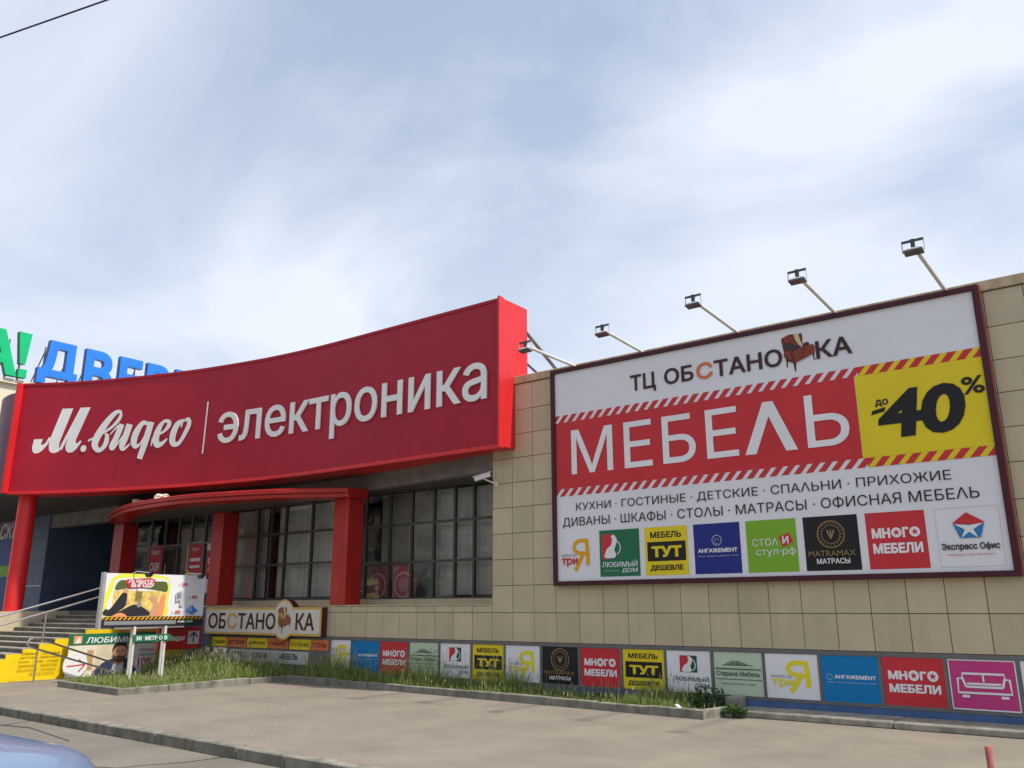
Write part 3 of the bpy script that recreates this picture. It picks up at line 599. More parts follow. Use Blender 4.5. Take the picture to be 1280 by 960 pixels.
# blocks of rubble lying on the canopy
for k, (x, y, s) in enumerate(((-23.55, 12.7, .1), (-23.1, 12.55, .15), (-22.9, 12.6, .1), (-21.75, 12.45, .17), (-21.35, 12.4, .13))):
    g = MB(); bm = bmesh.new(); bmesh.ops.create_icosphere(bm, subdivisions=2, radius=s)
    for v in bm.verts: v.co *= random.uniform(.75, 1.2); v.co.z *= .6
    bm.verts.index_update(); g.add([(v.co.x+x, v.co.y+y, v.co.z+4.56+s*.3) for v in bm.verts], [[v.index for v in f.verts] for f in bm.faces], rubble); bm.free()
    tag(g.build('mortar_lump'), 'pale lump of debris lying on the left part of the red canopy edge', 'debris', 'lumps of debris on the canopy')

# ------------------------------------------------------------------ the big red fascia sign
fs = thing('fascia_sign', 'huge curved dark red store sign with white lettering above the entrance', 'sign', (-18, 13, ZB))
g = MB(); nB = 64; front = [bpt(LEN*i/nB) for i in range(nB+1)]
vs = []; T = .93
for (x, y), (nx, ny) in front: vs += [(x, y, ZB), (x, y, ZT), (x-nx*T, y-ny*T, ZT), (x-nx*T, y-ny*T, ZB)]
g.add(vs, [(i*4, i*4+4, i*4+5, i*4+1) for i in range(nB)], fascia)
g.add(vs, [(i*4+1, i*4+5, i*4+6, i*4+2) for i in range(nB)] + [(i*4+3, i*4+7, i*4+4, i*4) for i in range(nB)] + [(i*4+2, i*4+6, i*4+7, i*4+3) for i in range(nB)], fasciaedge)
g.add([vs[0], vs[1], vs[2], vs[3]], [(0, 1, 2, 3)], mauve)
g.add([vs[-4], vs[-3], vs[-2], vs[-1]], [(0, 3, 2, 1)], fasciaedge)
g.build('box', fs)
g = MB()
for a, b, z0, z1, dd in ((0, LEN, ZB-.03, ZB+.055, .03), (0, LEN, ZT-.05, ZT+.02, .02)):
    vs = []
    for (x, y), (nx, ny) in front: vs += [(x+nx*dd, y+ny*dd, z0), (x+nx*dd, y+ny*dd, z1), (x-nx*.02, y-ny*.02, z1), (x-nx*.02, y-ny*.02, z0)]
    g.add(vs, [(i*4+j, i*4+4+j, i*4+4+(j+1) % 4, i*4+(j+1) % 4) for i in range(nB) for j in range(4)] + [(0, 1, 2, 3), (len(vs)-1, len(vs)-2, len(vs)-3, len(vs)-4)], fasciaedge if z0 < 6 else fascia)
(x, y), (nx, ny) = front[0]
tx, ty = -ny, nx
g.prism([(x-tx*.10, y-ty*.10), (x+tx*0.0, y+ty*0.0), (x+tx*.0+nx*.17, y+ty*.0+ny*.17), (x-tx*.10+nx*.17, y-ty*.10+ny*.17)], ZB, ZT, fasciaedge)
g.box(-10.63, -10.585, 13.4, 13.56, ZB-.03, ZT+.02, fasciaedge)
g.build('edge_trim', fs)
F = Decal(fn=bfn(.004), step=.0012)
LG = {'hook': [(0.583, 6.491), (0.86, 6.493), (0.814, 6.333), (0.9, 6.322), (0.974, 6.396), (1.046, 6.551), (1.134, 6.504), (1.0, 6.284), (0.88, 6.144), (0.772, 6.075), (0.656, 6.069), (0.58, 6.137), (0.555, 6.272)],
'stem1': [(1.355, 7.392), (1.712, 7.385), (1.412, 6.405), (1.401, 6.218), (1.479, 6.216), (1.431, 6.115), (1.295, 6.062), (1.173, 6.079), (1.1, 6.156), (1.073, 6.304), (1.091, 6.505)],
'up': [(1.42, 6.191), (1.953, 7.39), (2.066, 7.39), (1.51, 6.144)],
'stem2': [(1.953, 7.395), (2.304, 7.389), (1.943, 6.438), (1.942, 6.34), (2.01, 6.328), (2.099, 6.412), (2.145, 6.375), (2.003, 6.168), (1.882, 6.067), (1.749, 6.055), (1.649, 6.13), (1.615, 6.255), (1.652, 6.441)]}
for v in LG.values(): F.poly(letterw, v[::-1])
ST = [[(2.359, 6.382, .058), (2.71, 6.522, .068), (3.098, 6.721, .087), (3.33, 6.928, .118), (3.42, 7.109, .108)],
[(3.42, 7.109, .088), (3.335, 7.195, .098), (3.146, 7.118, .167), (2.875, 6.823, .224), (2.665, 6.48, .252), (2.614, 6.262, .222), (2.731, 6.098, .145), (2.873, 6.116, .135), (2.986, 6.264, .165), (3.005, 6.461, .146), (2.937, 6.571, .048)],
[(3.1, 6.522, .038), (3.361, 6.784, .059)], [(3.478, 6.807, .196), (3.326, 6.398, .203), (3.217, 6.176, .193), (3.263, 6.073, .096)], [(3.265, 6.06, .057), (3.662, 6.575, .068)],
[(3.758, 6.789, .223), (3.642, 6.379, .223), (3.567, 6.165, .193), (3.648, 6.073, .106), (3.857, 6.213, .039)],
[(4.415, 6.743, .077), (4.214, 6.788, .145), (4.023, 6.53, .223), (3.969, 6.272, .213), (4.056, 6.127, .144), (4.204, 6.192, .068), (4.349, 6.443, .048)], [(4.512, 6.801, .215), (4.375, 6.246, .222), (4.232, 5.755, .191)],
[(4.594, 6.102, .038), (4.655, 6.357, .058), (4.967, 6.472, .077), (5.133, 6.624, .136), (5.155, 6.743, .127), (4.98, 6.783, .098), (4.818, 6.604, .185), (4.735, 6.308, .232), (4.81, 6.131, .193), (4.967, 6.141, .126), (5.14, 6.27, .048)],
[(5.701, 6.759, .068), (5.462, 6.662, .184), (5.337, 6.393, .223), (5.337, 6.179, .202), (5.449, 6.086, .144), (5.601, 6.139, .125), (5.771, 6.402, .145), (5.871, 6.628, .156), (5.834, 6.76, .126), (5.717, 6.757, .087)], [(5.632, 6.756, .068), (5.602, 6.565, .058)]]
for s_ in ST: F.stroke(letterw, s_)
F.circ(letterw, 2.249, 6.157, .10)
F.build('script_lettering', fs)
F = Decal(fn=bfn(.01)); F.text(letterw, 'электроника', 6.96, 5.69, 15.98, 6.83, bold=.008, ext=.035); F.build('block_lettering', fs)
F = Decal(fn=bfn(.01)); F.stroke(letterw, [(6.482, 7.217), (6.448, 5.757)], .05); F.build('divider_line', fs)
g = MB(); g.bar((-10.75, 14.52, 7.75), (-9.85, 14.75, 6.5), .07, .07, beam); g.bar((-10.75, 14.52, 7.0), (-10.3, 14.75, 6.5), .05, .05, beam); g.build('steel_strut', fs)

# ------------------------------------------------------------------ logo designs (a square from x, y of width q and height h)
def star(d, m, x, y, r):
    d.poly(m, [(x+(r if i % 2 == 0 else r*.42)*math.cos(R(90+36*i)), y+(r if i % 2 == 0 else r*.42)*math.sin(R(90+36*i))) for i in range(10)])
def design(d, kind, x, y, q, h, weather=False):
    X = lambda a: x+a*q
    Y = lambda a: y+a*h
    P = lambda L_: [(X(a), Y(b)) for a, b in L_]
    if kind == 'tri':
        if weather is not None: d.rect(white, X(0), Y(0), X(1), Y(1))
        c = lemon if weather else amber
        wv = .10*q
        d.stroke(c, P([(.77, .83), (.80, .55), (.80, .26)]), wv, sub=3); d.stroke(c, P([(.80, .80), (.55, .80), (.44, .68), (.52, .55), (.78, .52)]), wv*.85); d.stroke(c, P([(.66, .50), (.58, .33), (.46, .15)]), wv*.9, sub=3)
        d.text(grey, 'МЕБЕЛЬ', X(.10), Y(.46), X(.50), Y(.52), bold=.0); d.text(red if not weather else lemon, 'три', X(.10), Y(.24), X(.54), Y(.43), bold=.03)
    elif kind == 'ang':
        d.rect(azure if weather else navy, X(0), Y(0), X(1), Y(1))
        if weather: d.ring(lightgrey, X(.13), Y(.53), .05*q, .008*q); d.text(white, 'АНГАЖЕМЕНТ', X(.22), Y(.50), X(.95), Y(.58), bold=.04); yy = .40
        else: d.ring(lightgrey, X(.5), Y(.66), .10*q, .012*q); d.ring(lightgrey, X(.5), Y(.64), .05*q, .008*q, a0=20, a1=300); d.text(white, 'АНГАЖЕМЕНТ', X(.08), Y(.42), X(.93), Y(.50), bold=.04); yy = .33
        d.text(lightgrey, 'фабрика диванов', X(.28), Y(yy), X(.76), Y(yy+.035)); d.stroke(lightgrey, P([(.08, yy+.02), (.24, yy+.02)]), .008*q); d.stroke(lightgrey, P([(.80, yy+.02), (.95, yy+.02)]), .008*q)
    elif kind == 'mnogo':
        d.rect(red, X(0), Y(0), X(1), Y(1))
        d.text(white, 'МН', X(.09), Y(.54), X(.405), Y(.72), bold=.055); d.text(white, 'Г', X(.61), Y(.54), X(.715), Y(.72), bold=.055); d.text(white, 'МЕБЕЛИ', X(.09), Y(.27), X(.92), Y(.45), bold=.05)
        for a in (.51, .815): d.circ(white, X(a), Y(.63), .088*q); star(d, red, X(a), Y(.63), .062*q)
    elif kind == 'starina':
        d.rect(palegreen, X(0), Y(0), X(1), Y(1)); 
        for k in range(9): d.stroke(deepgreen, P([(.26+.055*k, .70), (.28+.05*k, .74+.07*math.sin(k*.39+.1)), (.31+.05*k, .70)]), .014*q)
        d.stroke(deepgreen, P([(.18, .70), (.82, .70)]), .012*q); d.stroke(deepgreen, P([(.02, .61), (.98, .61)]), .02*q); d.stroke(deepgreen, P([(.02, .37), (.98, .37)]), .012*q)
        d.text(deepgreen, 'Старина Мебель', X(.05), Y(.42), X(.95), Y(.56), bold=.015); d.text(deepgreen, 'Выбор достойных семей', X(.14), Y(.24), X(.86), Y(.29), bold=.01)
    elif kind == 'lub':
        bgc = white if weather else green; ink = deepgreen if weather else white
        d.rect(bgc, X(0), Y(0), X(1), Y(1))
        a0, b0, s_ = (.30, .48, .40) if weather else (.06, .38, .52)
        A = lambda u, v: (X(a0+u*s_), Y(b0+v*s_*1.02))
        d.poly(red, [A(0, 0), A(.55, 0), A(.5, 1), A(0, 1)]); d.poly(deepgreen if weather else green, [A(.5, 0), A(1, 0), A(1, 1), A(.5, 1)])
        d.poly(white, [A(.10, .10), A(.22, .02), A(.62, .03), A(.70, .15), A(.60, .35), A(.72, .62), A(.74, .80), A(.60, .98), A(.46, .92), A(.52, .78), A(.46, .55), A(.24, .40)])
        d.ring(white, *A(.58, .44), .32*s_*q, .02*q, a0=-60, a1=80)
        if weather: d.text(ink, 'ЛЮБИМЫЙ', X(.12), Y(.27), X(.95), Y(.40), bold=.01); d.text(ink, 'ДОМ', X(.62), Y(.11), X(.95), Y(.23), bold=.01)
        else: d.text(ink, 'ЛЮБИМЫЙ', X(.06), Y(.20), X(.94), Y(.34), bold=.01); d.text(ink, 'ДОМ', X(.56), Y(.07), X(.94), Y(.17), bold=.01); d.text(lightgrey, 'мебель', X(.12), Y(.11), X(.48), Y(.14))
    elif kind == 'tut':
        d.rect(yellow, X(0), Y(0), X(1), Y(1)); d.text(black, 'МЕБЕЛЬ', X(.14), Y(.77), X(.86), Y(.90), bold=.035)
        d.rect(black, X(.06), Y(.29), X(.95), Y(.69)); d.text(yellow, 'ТУТ', X(.16), Y(.37), X(.86), Y(.60), bold=.05); d.text(black, 'ДЕШЕВЛЕ', X(.12), Y(.08), X(.88), Y(.21), bold=.035)
    elif kind == 'matr':
        d.rect(black, X(0), Y(0), X(1), Y(1)); d.ring(gold, X(.5), Y(.66), .245*q, .02*q); d.ring(gold, X(.5), Y(.66), .17*q, .012*q)
        for a in (-40, 0, 40): d.stroke(gold, [(X(.5), Y(.58)), (X(.5+.07*math.sin(R(a))), Y(.68)), (X(.5+.10*math.sin(R(a))), Y(.74))], .03*q, sub=3)
        for k in range(20): t = 2*math.pi*k/20; d.circ(gold, X(.5)+.207*q*math.cos(t), Y(.66)+.207*q*math.sin(t), .012*q, n=6, lay=30)
        d.k = max(d.k, 31)
        d.text(gold, 'MATRAMAX', X(.08), Y(.26), X(.93), Y(.36), bold=0); d.text(white, 'МАТРАСЫ', X(.22), Y(.12), X(.82), Y(.22), bold=.02)
    elif kind == 'stol':
        d.rect(lime, X(0), Y(0), X(1), Y(1)); d.poly(red, P([(.66, .50), (.86, .58), (.94, .42+.32), (.74, .73)][:0] or [(.65, .66), (.86, .74), (.93, .55), (.72, .46)]))
        d.text(white, 'СТОΛ', X(.12), Y(.50), X(.63), Y(.64), bold=.0); d.text(white, 'И', X(.72), Y(.53), X(.84), Y(.67), bold=.03); d.text(white, 'стул·рф', X(.18), Y(.29), X(.96), Y(.46), bold=0)
    elif kind == 'express':
        for a, b, c, e in ((0, 0, 1, .006), (0, .994, 1, 1), (0, .006, .006, .994), (.994, .006, 1, .994)): d.rect(lightgrey, X(a), Y(b), X(c), Y(e))
        d.poly(red, P([(.27, .74), (.50, .91), (.76, .74), (.68, .70), (.35, .71)])); d.poly(officeblue, P([(.27, .73), (.36, .48), (.68, .48), (.76, .73), (.62, .70), (.40, .70)]))
        d.poly(white, P([(.29, .72), (.45, .62), (.38, .48), (.51, .58), (.64, .48), (.58, .62), (.74, .72), (.52, .69)]))
        d.text(black, 'Экспресс Офис', X(.05), Y(.26), X(.95), Y(.40), bold=.03); d.text(red, 'гипермаркет офисной мебели', X(.12), Y(.18), X(.86), Y(.225))
    elif kind == 'sofa':
        d.rect(pink, X(0), Y(0), X(1), Y(1)); z = .022*q
        for a, b, c, e in ((.0, 0, 1, .025), (0, .975, 1, 1), (0, .025, .02, .975), (.98, .025, 1, .975)): d.rect(white, X(a), Y(b), X(c), Y(e))
        z = .035*q
        d.stroke(white, P([(.20, .62), (.20, .72), (.82, .72), (.82, .62)]), z, sub=1); d.stroke(white, P([(.51, .70), (.51, .56)]), z*.8); d.stroke(white, P([(.26, .52), (.76, .52)]), z); d.stroke(white, P([(.24, .46), (.78, .46)]), z)
        for m_ in (1, -1):
            M_ = lambda a: .51+m_*(a-.51)
            d.stroke(white, P([(M_(.20), .62), (M_(.13), .62), (M_(.12), .34), (M_(.51), .34)]), z, sub=1); d.stroke(white, P([(M_(.20), .64), (M_(.24), .46)]), z); d.stroke(white, P([(M_(.17), .27), (M_(.28), .27)]), z*1.2)
def armchair(d, x, y, q, h, a=upholstery, b=cushion, c=throw):
    P = lambda L_: [(x+(u-195)/425*q, y+(680-v)/455*h) for u, v in L_]
    dk = mat('upholstery_dark', (.11, .028, .02), .8, .5, 40) if a is upholstery else mat('armchair_brown_dark', (.15, .06, .025), .8, .2, 20)
    d.poly(woodp, P([(235, 500), (258, 520), (252, 620), (238, 615)])); d.poly(woodp, P([(325, 545), (365, 545), (358, 680), (342, 680)])); d.poly(woodp, P([(588, 480), (616, 480), (605, 550), (625, 575), (600, 577), (592, 540)]))
    d.blob(a, P([(198, 270), (250, 240), (310, 226), (380, 233), (440, 238), (470, 245), (472, 330), (452, 400), (350, 445), (230, 425), (208, 350)])); d.blob(dk, P([(196, 268), (222, 254), (232, 330), (240, 415), (216, 415), (204, 340)])); d.blob(dk, P([(445, 240), (472, 240), (474, 320), (462, 340), (452, 300)]))
    d.blob(b, P([(214, 335), (290, 328), (390, 368), (445, 402), (350, 440), (255, 400)])); d.blob(c, P([(372, 240), (425, 233), (446, 310), (470, 385), (448, 392), (405, 340), (380, 290)]))
    d.blob(dk, P([(475, 372), (515, 356), (555, 362), (556, 405), (490, 415)])); d.blob(a, P([(325, 455), (450, 412), (560, 395), (617, 402), (618, 480), (560, 515), (450, 552), (340, 574), (300, 540)]))
    d.blob(dk, P([(218, 440), (262, 396), (315, 412), (338, 470), (338, 566), (265, 545), (226, 500)])); d.blob(a, P([(232, 440), (268, 412), (305, 428), (318, 478), (312, 530), (262, 520), (238, 480)]))

# ------------------------------------------------------------------ the billboard
bb = thing('billboard', 'wide white and red furniture billboard in a dark maroon frame on the tiled wall', 'billboard', (-5.6, 13.95, 2.07))
g = MB(); y0, y1 = 13.86, 13.985; bw = .09
g.box(-9.60, -1.64, y0, y1, 6.35, 6.435, maroon, .008); g.box(-9.60, -1.64, y0, y1, 2.07, 2.155, maroon, .008); g.box(-9.60, -9.51, y0+.001, y1, 2.155, 6.35, maroon); g.box(-1.725, -1.64, y0+.001, y1, 2.155, 6.35, maroon)
g.box(-1.638, -1.615, y0+.02, y1, 2.08, 6.425, flat('rust_red', (.26, .06, .045))); g.build('frame', bb)
g = MB(); nx, nz = 24, 12; vs = []
for i in range(nx+1):
    for j in range(nz+1):
        e = math.sin(math.pi*i/nx)*math.sin(math.pi*j/nz)
        vs.append((-9.51+7.785*i/nx, 13.905, 2.155+4.195*j/nz))
g.add(vs, [(i*(nz+1)+j, (i+1)*(nz+1)+j, (i+1)*(nz+1)+j+1, i*(nz+1)+j+1) for i in range(nx) for j in range(nz)], mat('vinyl_sheet', (.74, .745, .78), .4, .035, .9, spec=.4, bump=.3, bscale=1.6)); g.build('printed_sheet', bb)
def BD(): return Decal((0, 13.902, 0), (1, 0, 0), (0, 0, 1), step=.0015)
d = BD(); d.rect(red, -9.51, 3.95, -3.59, 5.30); d.rect(yellow, -3.585, 3.95, -1.725, 5.30); d.build('colour_field', bb)
d = BD(); d.stripes(red, -9.51, -3.52, 5.302, 5.45, .205, .12, .13); d.rect(yellow, -3.52, 5.302, -1.725, 5.45); d.stripes(red, -3.52, -1.725, 5.302, 5.45, .225, .125, .13); d.build('striped_band', bb)
d = BD(); d.stripes(red, -9.51, -3.52, 3.80, 3.948, .205, .12, .13); d.rect(yellow, -3.52, 3.80, -1.725, 3.948); d.stripes(red, -3.52, -1.725, 3.80, 3.948, .225, .125, .13); d.build('striped_band', bb)
d = BD(); d.k = 4
d.text(darkbrown, 'ТЦ', -7.73, 5.64, -7.18, 6.02, bold=.022); d.text(darkbrown, 'ОБ', -7.0, 5.71, -6.40, 6.02, bold=.022); d.text(orange, 'С', -6.34, 5.70, -6.02, 6.01, bold=.022); d.text(darkbrown, 'ТАНО', -5.99, 5.69, -4.73, 6.01, bold=.022); d.text(darkbrown, 'КА', -4.15, 5.70, -3.56, 6.01, bold=.022)
d.split_words('title_word', bb, .15); d = BD(); d.k = 4
d.text(white, 'МЕБЕ', -9.13, 4.22, -5.63, 5.11, bold=.004, space=1.06)
d.poly(white, [(-5.52, 4.21), (-5.32, 4.21), (-5.06, 4.84), (-4.80, 4.21), (-4.60, 4.21), (-4.97, 5.10), (-5.15, 5.10)]); d.text(white, 'Ь', -4.43, 4.21, -3.74, 5.10, bold=.004)
d.build('headline_lettering', bb); d = BD(); d.k = 4
d.text(black, 'до', -3.31, 4.74, -3.11, 4.86, bold=.03); d.poly(black, [(-3.39, 4.62), (-3.18, 4.66), (-3.16, 4.73), (-3.36, 4.69)])
d.text(black, '40', -3.30, 4.21, -2.03, 4.98, bold=.04, shear=.12); d.text(black, '%', -2.05, 4.75, -1.745, 5.02, bold=.018)
d.build('discount_lettering', bb); d = BD(); d.k = 4
d.text(black, 'КУХНИ · ГОСТИНЫЕ · ДЕТСКИЕ · СПАΛЬНИ · ПРИХОЖИЕ', -9.05, 3.47, -2.36, 3.65, bold=0); d.split_words('category_word', bb, .05); d = BD(); d.k = 4; d.text(black, 'ДИВАНЫ · ШКАФЫ · СТОΛЫ · МАТРАСЫ · ОФИСНАЯ МЕБЕΛЬ', -9.37, 3.17, -2.02, 3.38, bold=0)
d.split_words('category_word', bb, .05)
d = BD(); d.k = 2; armchair(d, -4.72, 5.55, .55, .67); d.build('armchair_picture', bb)
for kd, x0, x1 in (('tri', -9.50, -8.64), ('lub', -8.54, -7.68), ('tut', -7.57, -6.71), ('ang', -6.59, -5.73), ('stol', -5.62, -4.76), ('matr', -4.64, -3.78), ('mnogo', -3.66, -2.80), ('express', -2.66, -1.81)):
    d = BD(); design(d, kd, x0, 2.22, x1-x0, .86, weather=None if kd == 'tri' else False); d.build('logo_panel', bb)

# ------------------------------------------------------------------ plinth advertising panels
seq = ['tri', 'ang', 'mnogo', 'starina', 'lub', 'tut', 'tri', 'matr', 'mnogo', 'tut', 'lub', 'starina', 'tri', 'ang', 'mnogo', 'sofa', 'lub', 'tut', 'ang']
where = ['next to the small orange tag of the wide cream sign', 'second from the left end of the plinth row', 'red with white words, left of the pale green one in grass', 'pale green with a dark ornament, among the tall grass', 'white with red and green square, left of the yellow one', 'yellow with a black bar, between two white panels', 'white with a yellow letter, left of the black panel',
 'the only black panel of the row, gold emblem', 'red with white words, right of the black panel', 'yellow with a black bar, beside a red panel', 'white with red and green square, above the leafy weed', 'pale green with a dark ornament, at the end of the grass bed', 'white with a large yellow letter, clear of the grass', 'bright blue with white words, clear of the grass', 'red with white words, left of the pink sofa panel', 'pink with a white sofa outline', 'white, cut by the right edge beside the pink', 'yellow, beyond the right edge of the photo', 'blue, beyond the right edge of the photo']
for (a, b), kd, wh in list(zip(PX, seq, where))[:17]:
    d = Decal((a, 13.999, .242), (1, 0, 0), (0, 0, 1), step=.0012)
    t = thing('plinth_panel', 'plinth panel, '+wh, 'advertising panel', (a, 14.02, .24), 'advertising panels along the plinth')
    g = MB(); g.box(a, b, 14.0, 14.045, .242, .932, lightgrey); g.build('board', t)
    design(d, kd, .004, .004, b-a-.008, .682, True); d.build('print', t)
# low concrete ledge in front of the plinth
g = MB(); x = -5.82
while x < 12:
    ln = random.uniform(1.6, 2.4); g.box(x+.006, x+ln-.006, 13.28+random.uniform(-.012, .012), 13.985, 0, .10+random.uniform(-.006, .006), concrete, .02); x += ln
tag(g.build('concrete_ledge'), 'low worn concrete ledge along the foot of the tiled wall', 'ledge')
g = MB(); g.box(-6.05, -5.85, 13.55, 13.97, 0, .26, concrete, .02); tag(g.build('end_block'), 'small upright concrete block between the grass bed and the ledge', 'block')

# ------------------------------------------------------------------ cream name sign with armchair
ns = thing('name_sign', 'wide cream sign with dark brown lettering and an armchair in a bulging middle', 'sign', (-18.7, 13.9, 1))
CX, CZ, RR = -17.76, 1.385, .49
def outline(gx0, gx1, z0, z1, rr):
    o = [(gx0, z0)]; 
    a = math.asin((z0-CZ)/rr); b = math.asin((z1-CZ)/rr)
    o += [(CX+rr*.86*math.cos(t)*1.0, CZ+rr*math.sin(t)) for t in [math.pi-a + (2*math.pi-(math.pi-2*(-a)) if False else 0) for _ in range(0)]]
    n = 14; t0 = math.pi - a; t1 = 2*math.pi + a
    o += [(CX+rr*.9*math.cos(t0+(t1-t0)*i/n), CZ+rr*math.sin(t0+(t1-t0)*i/n)) for i in range(n+1)]
    o += [(gx1, z0), (gx1, z1)]
    t0 = b; t1 = math.pi - b
    o += [(CX+rr*.9*math.cos(t0+(t1-t0)*i/n), CZ+rr*math.sin(t0+(t1-t0)*i/n)) for i in range(n+1)]
    return o + [(gx0, z1)]
o1 = outline(-21.15, -16.33, 1.0, 1.68, .49)
g = MB(); g.slab([(x, 13.80, z) for x, z in o1], (0, .17, 0), flat('sign_brown', (.075, .018, .014))); g.build('box', ns)
d = Decal((0, 13.798, 0), (1, 0, 0), (0, 0, 1)); d.poly(flat('sign_gold', (.62, .38, .09)), o1); d.poly(mat('sign_face', (.66, .62, .54), .5, .04, 2), outline(-21.09, -16.39, 1.055, 1.625, .445)); d.build('face', ns)
d = Decal((0, 13.79, 0), (1, 0, 0), (0, 0, 1), step=.001)
for m_, t, a, b in ((darkbrown, 'О', -20.98, -20.55), (darkbrown, 'Б', -20.49, -20.18), (flat('sign_tan', (.62, .34, .10)), 'С', -20.12, -19.69), (darkbrown, 'ТАНО', -19.65, -18.08), (darkbrown, 'КА', -17.28, -16.58)): d.text(m_, t, a, 1.14, b, 1.545, bold=.02)
d.split_words('word', ns, .3)
d = Decal((0, 13.79, 0), (1, 0, 0), (0, 0, 1), step=.001); armchair(d, -17.98, 1.05, .50, .64, brick, tan, throw); d.build('armchair_picture', ns)
tags = [('СПАЛЬНИ', yellow, -20.88, -20.26), ('ДЕТСКИЕ', orange, -20.22, -19.38), ('ДИВАНЫ', yellow, -19.34, -18.52), ('ОФИС', orange, -18.48, -17.66), ('КУХНИ', yellow, -17.60, -16.82), ('СТОЛЫ', orange, -16.78, -16.18)]
g = MB(); g.box(-21.3, -16.16, 13.93, 13.975, .30, .96, framegrey); tag(g.build('backing_board'), 'grey backing board under the wide cream sign carrying coloured tags', 'board')
for t, m_, a, b in tags:
    k = thing('word_tag', '%s tag reading %s under the wide cream sign' % ('yellow' if m_ is yellow else 'orange', t), 'tag sign', (a, 13.92, .68), 'word tags under the cream sign')
    g = MB(); g.box(a, b, 13.905, 13.928, .68, .92, m_); g.build('plate', k)
    d = Decal((a, 13.903, .68), (1, 0, 0), (0, 0, 1)); d.text(darkbrown, t, .06, .07, b-a-.06, .17, bold=.01); d.build('lettering', k)
d = Decal((-20.84, 13.925, .33), (1, 0, 0), (0, 0, 1), step=.001); design(d, 'lub', 0, 0, .6, .32, True); tag(d.build('small_poster'), 'small white poster with a red and green square below the yellow tag', 'poster')
d = Decal((-20.1, 13.925, .33), (1, 0, 0), (0, 0, 1), step=.001)
d.rect(lightgrey, 0, 0, 3.2, .30); d.text(black, 'КУПЕ', .1, .1, .65, .24, bold=.03); d.text(black, 'КУХНИ', 1.0, .1, 1.6, .24, bold=.03); d.text(black, 'МЕБЕЛЬ', 2.1, .1, 2.8, .24, bold=.03); tag(d.build('grey_strip_poster'), 'long grey strip poster half hidden by grass below the coloured tags', 'poster')

# ------------------------------------------------------------------ floodlights on the parapet
lensm = mat('lens_glass', (.10, .11, .12), .15, .1, 8, spec=.7)
def floodlight(xb, yh, zh, label):
    t = thing('floodlight', label, 'floodlight', (xb, 14.05, 6.5), 'floodlights over the billboard')
    g = MB(); A = Vector((xb, 14.08, 6.46)); B = Vector((xb, yh, zh+.06)); g.tube([A, B], .03, lampwhite, 10); g.tube([A+Vector((0, .02, -.02)), A+Vector((0, .2, .02))], .04, lampwhite, 8); shade_auto(g.build('arm', t))
    SC = .68
    g = MB(); g.bar(B+Vector((-.14, 0, .07)), B+Vector((.14, 0, .07)), .03, .03, lampdark); g.bar(B+Vector((0, 0, -.02)), B+Vector((0, 0, .09)), .05, .05, lampdark); g.tube([B+Vector((-.14, 0, .07)), B+Vector((-.14, 0, -.09))], .009, lampwhite, 6); g.tube([B+Vector((.14, 0, .07)), B+Vector((.14, 0, -.09))], .009, lampwhite, 6); g.build('bracket', t)
    g = MB(); c = B+Vector((0, 0, -.085))                         # tapered housing, glass tilted to the board
    q = [(-.19, -.13, .02), (.19, -.13, .02), (.19, .10, -.05), (-.19, .10, -.05), (-.13, -.06, .11), (.13, -.06, .11), (.13, .07, .07), (-.13, .07, .07)]; q = [(v[0]*.66, v[1]*.62, v[2]*.40) for v in q]
    g.add([c+Vector(v) for v in q], [(4, 5, 6, 7)] + [(i, (i+1) % 4, 4+(i+1) % 4, 4+i) for i in range(4)] + [(3, 2, 1, 0)], galv); h = g.build('lamp_head', t)
    g = MB(); g.slab([c+Vector(v)*.97+Vector((0, 0, -.008)) for v in q[:4]], (0, 0, -.012), lensm); g.build('lens', h)
for xb, yh, zh, lb in ((-9.04, 12.25, 6.42, 'leftmost floodlight on a white arm, in front of the red sign end'), (-7.47, 12.48, 6.48, 'second floodlight from the left on a white arm above the billboard'), (-5.52, 12.15, 6.50, 'middle floodlight on a white arm above the billboard'), (-3.79, 12.14, 6.50, 'second floodlight from the right on an arm above the billboard'), (-2.09, 11.85, 6.42, 'rightmost and highest floodlight, dark head on a long arm')):
    floodlight(xb, yh, zh, lb)
# security camera
t = thing('security_camera', 'white security camera on a bracket at the corner of the tiled wall', 'security camera', (-11.14, 13.97, 4.28))
g = MB(); g.bar((-11.12, 13.78, 4.40), (-11.42, 13.62, 4.30), .09, .085, lampwhite); g.bar((-11.10, 13.79, 4.455), (-11.46, 13.60, 4.352), .115, .012, lampwhite); g.build('housing', t)
g = MB(); g.tube([(-11.12, 13.985, 4.22), (-11.14, 13.85, 4.24), (-11.25, 13.72, 4.31)], .018, lampwhite, 8); g.box(-11.17, -11.07, 13.965, 13.985, 4.16, 4.28, lampwhite); g.build('bracket', t)
g = MB(); g.bar((-11.42, 13.62, 4.30), (-11.435, 13.612, 4.295), .06, .06, lampdark); g.build('lens', t)

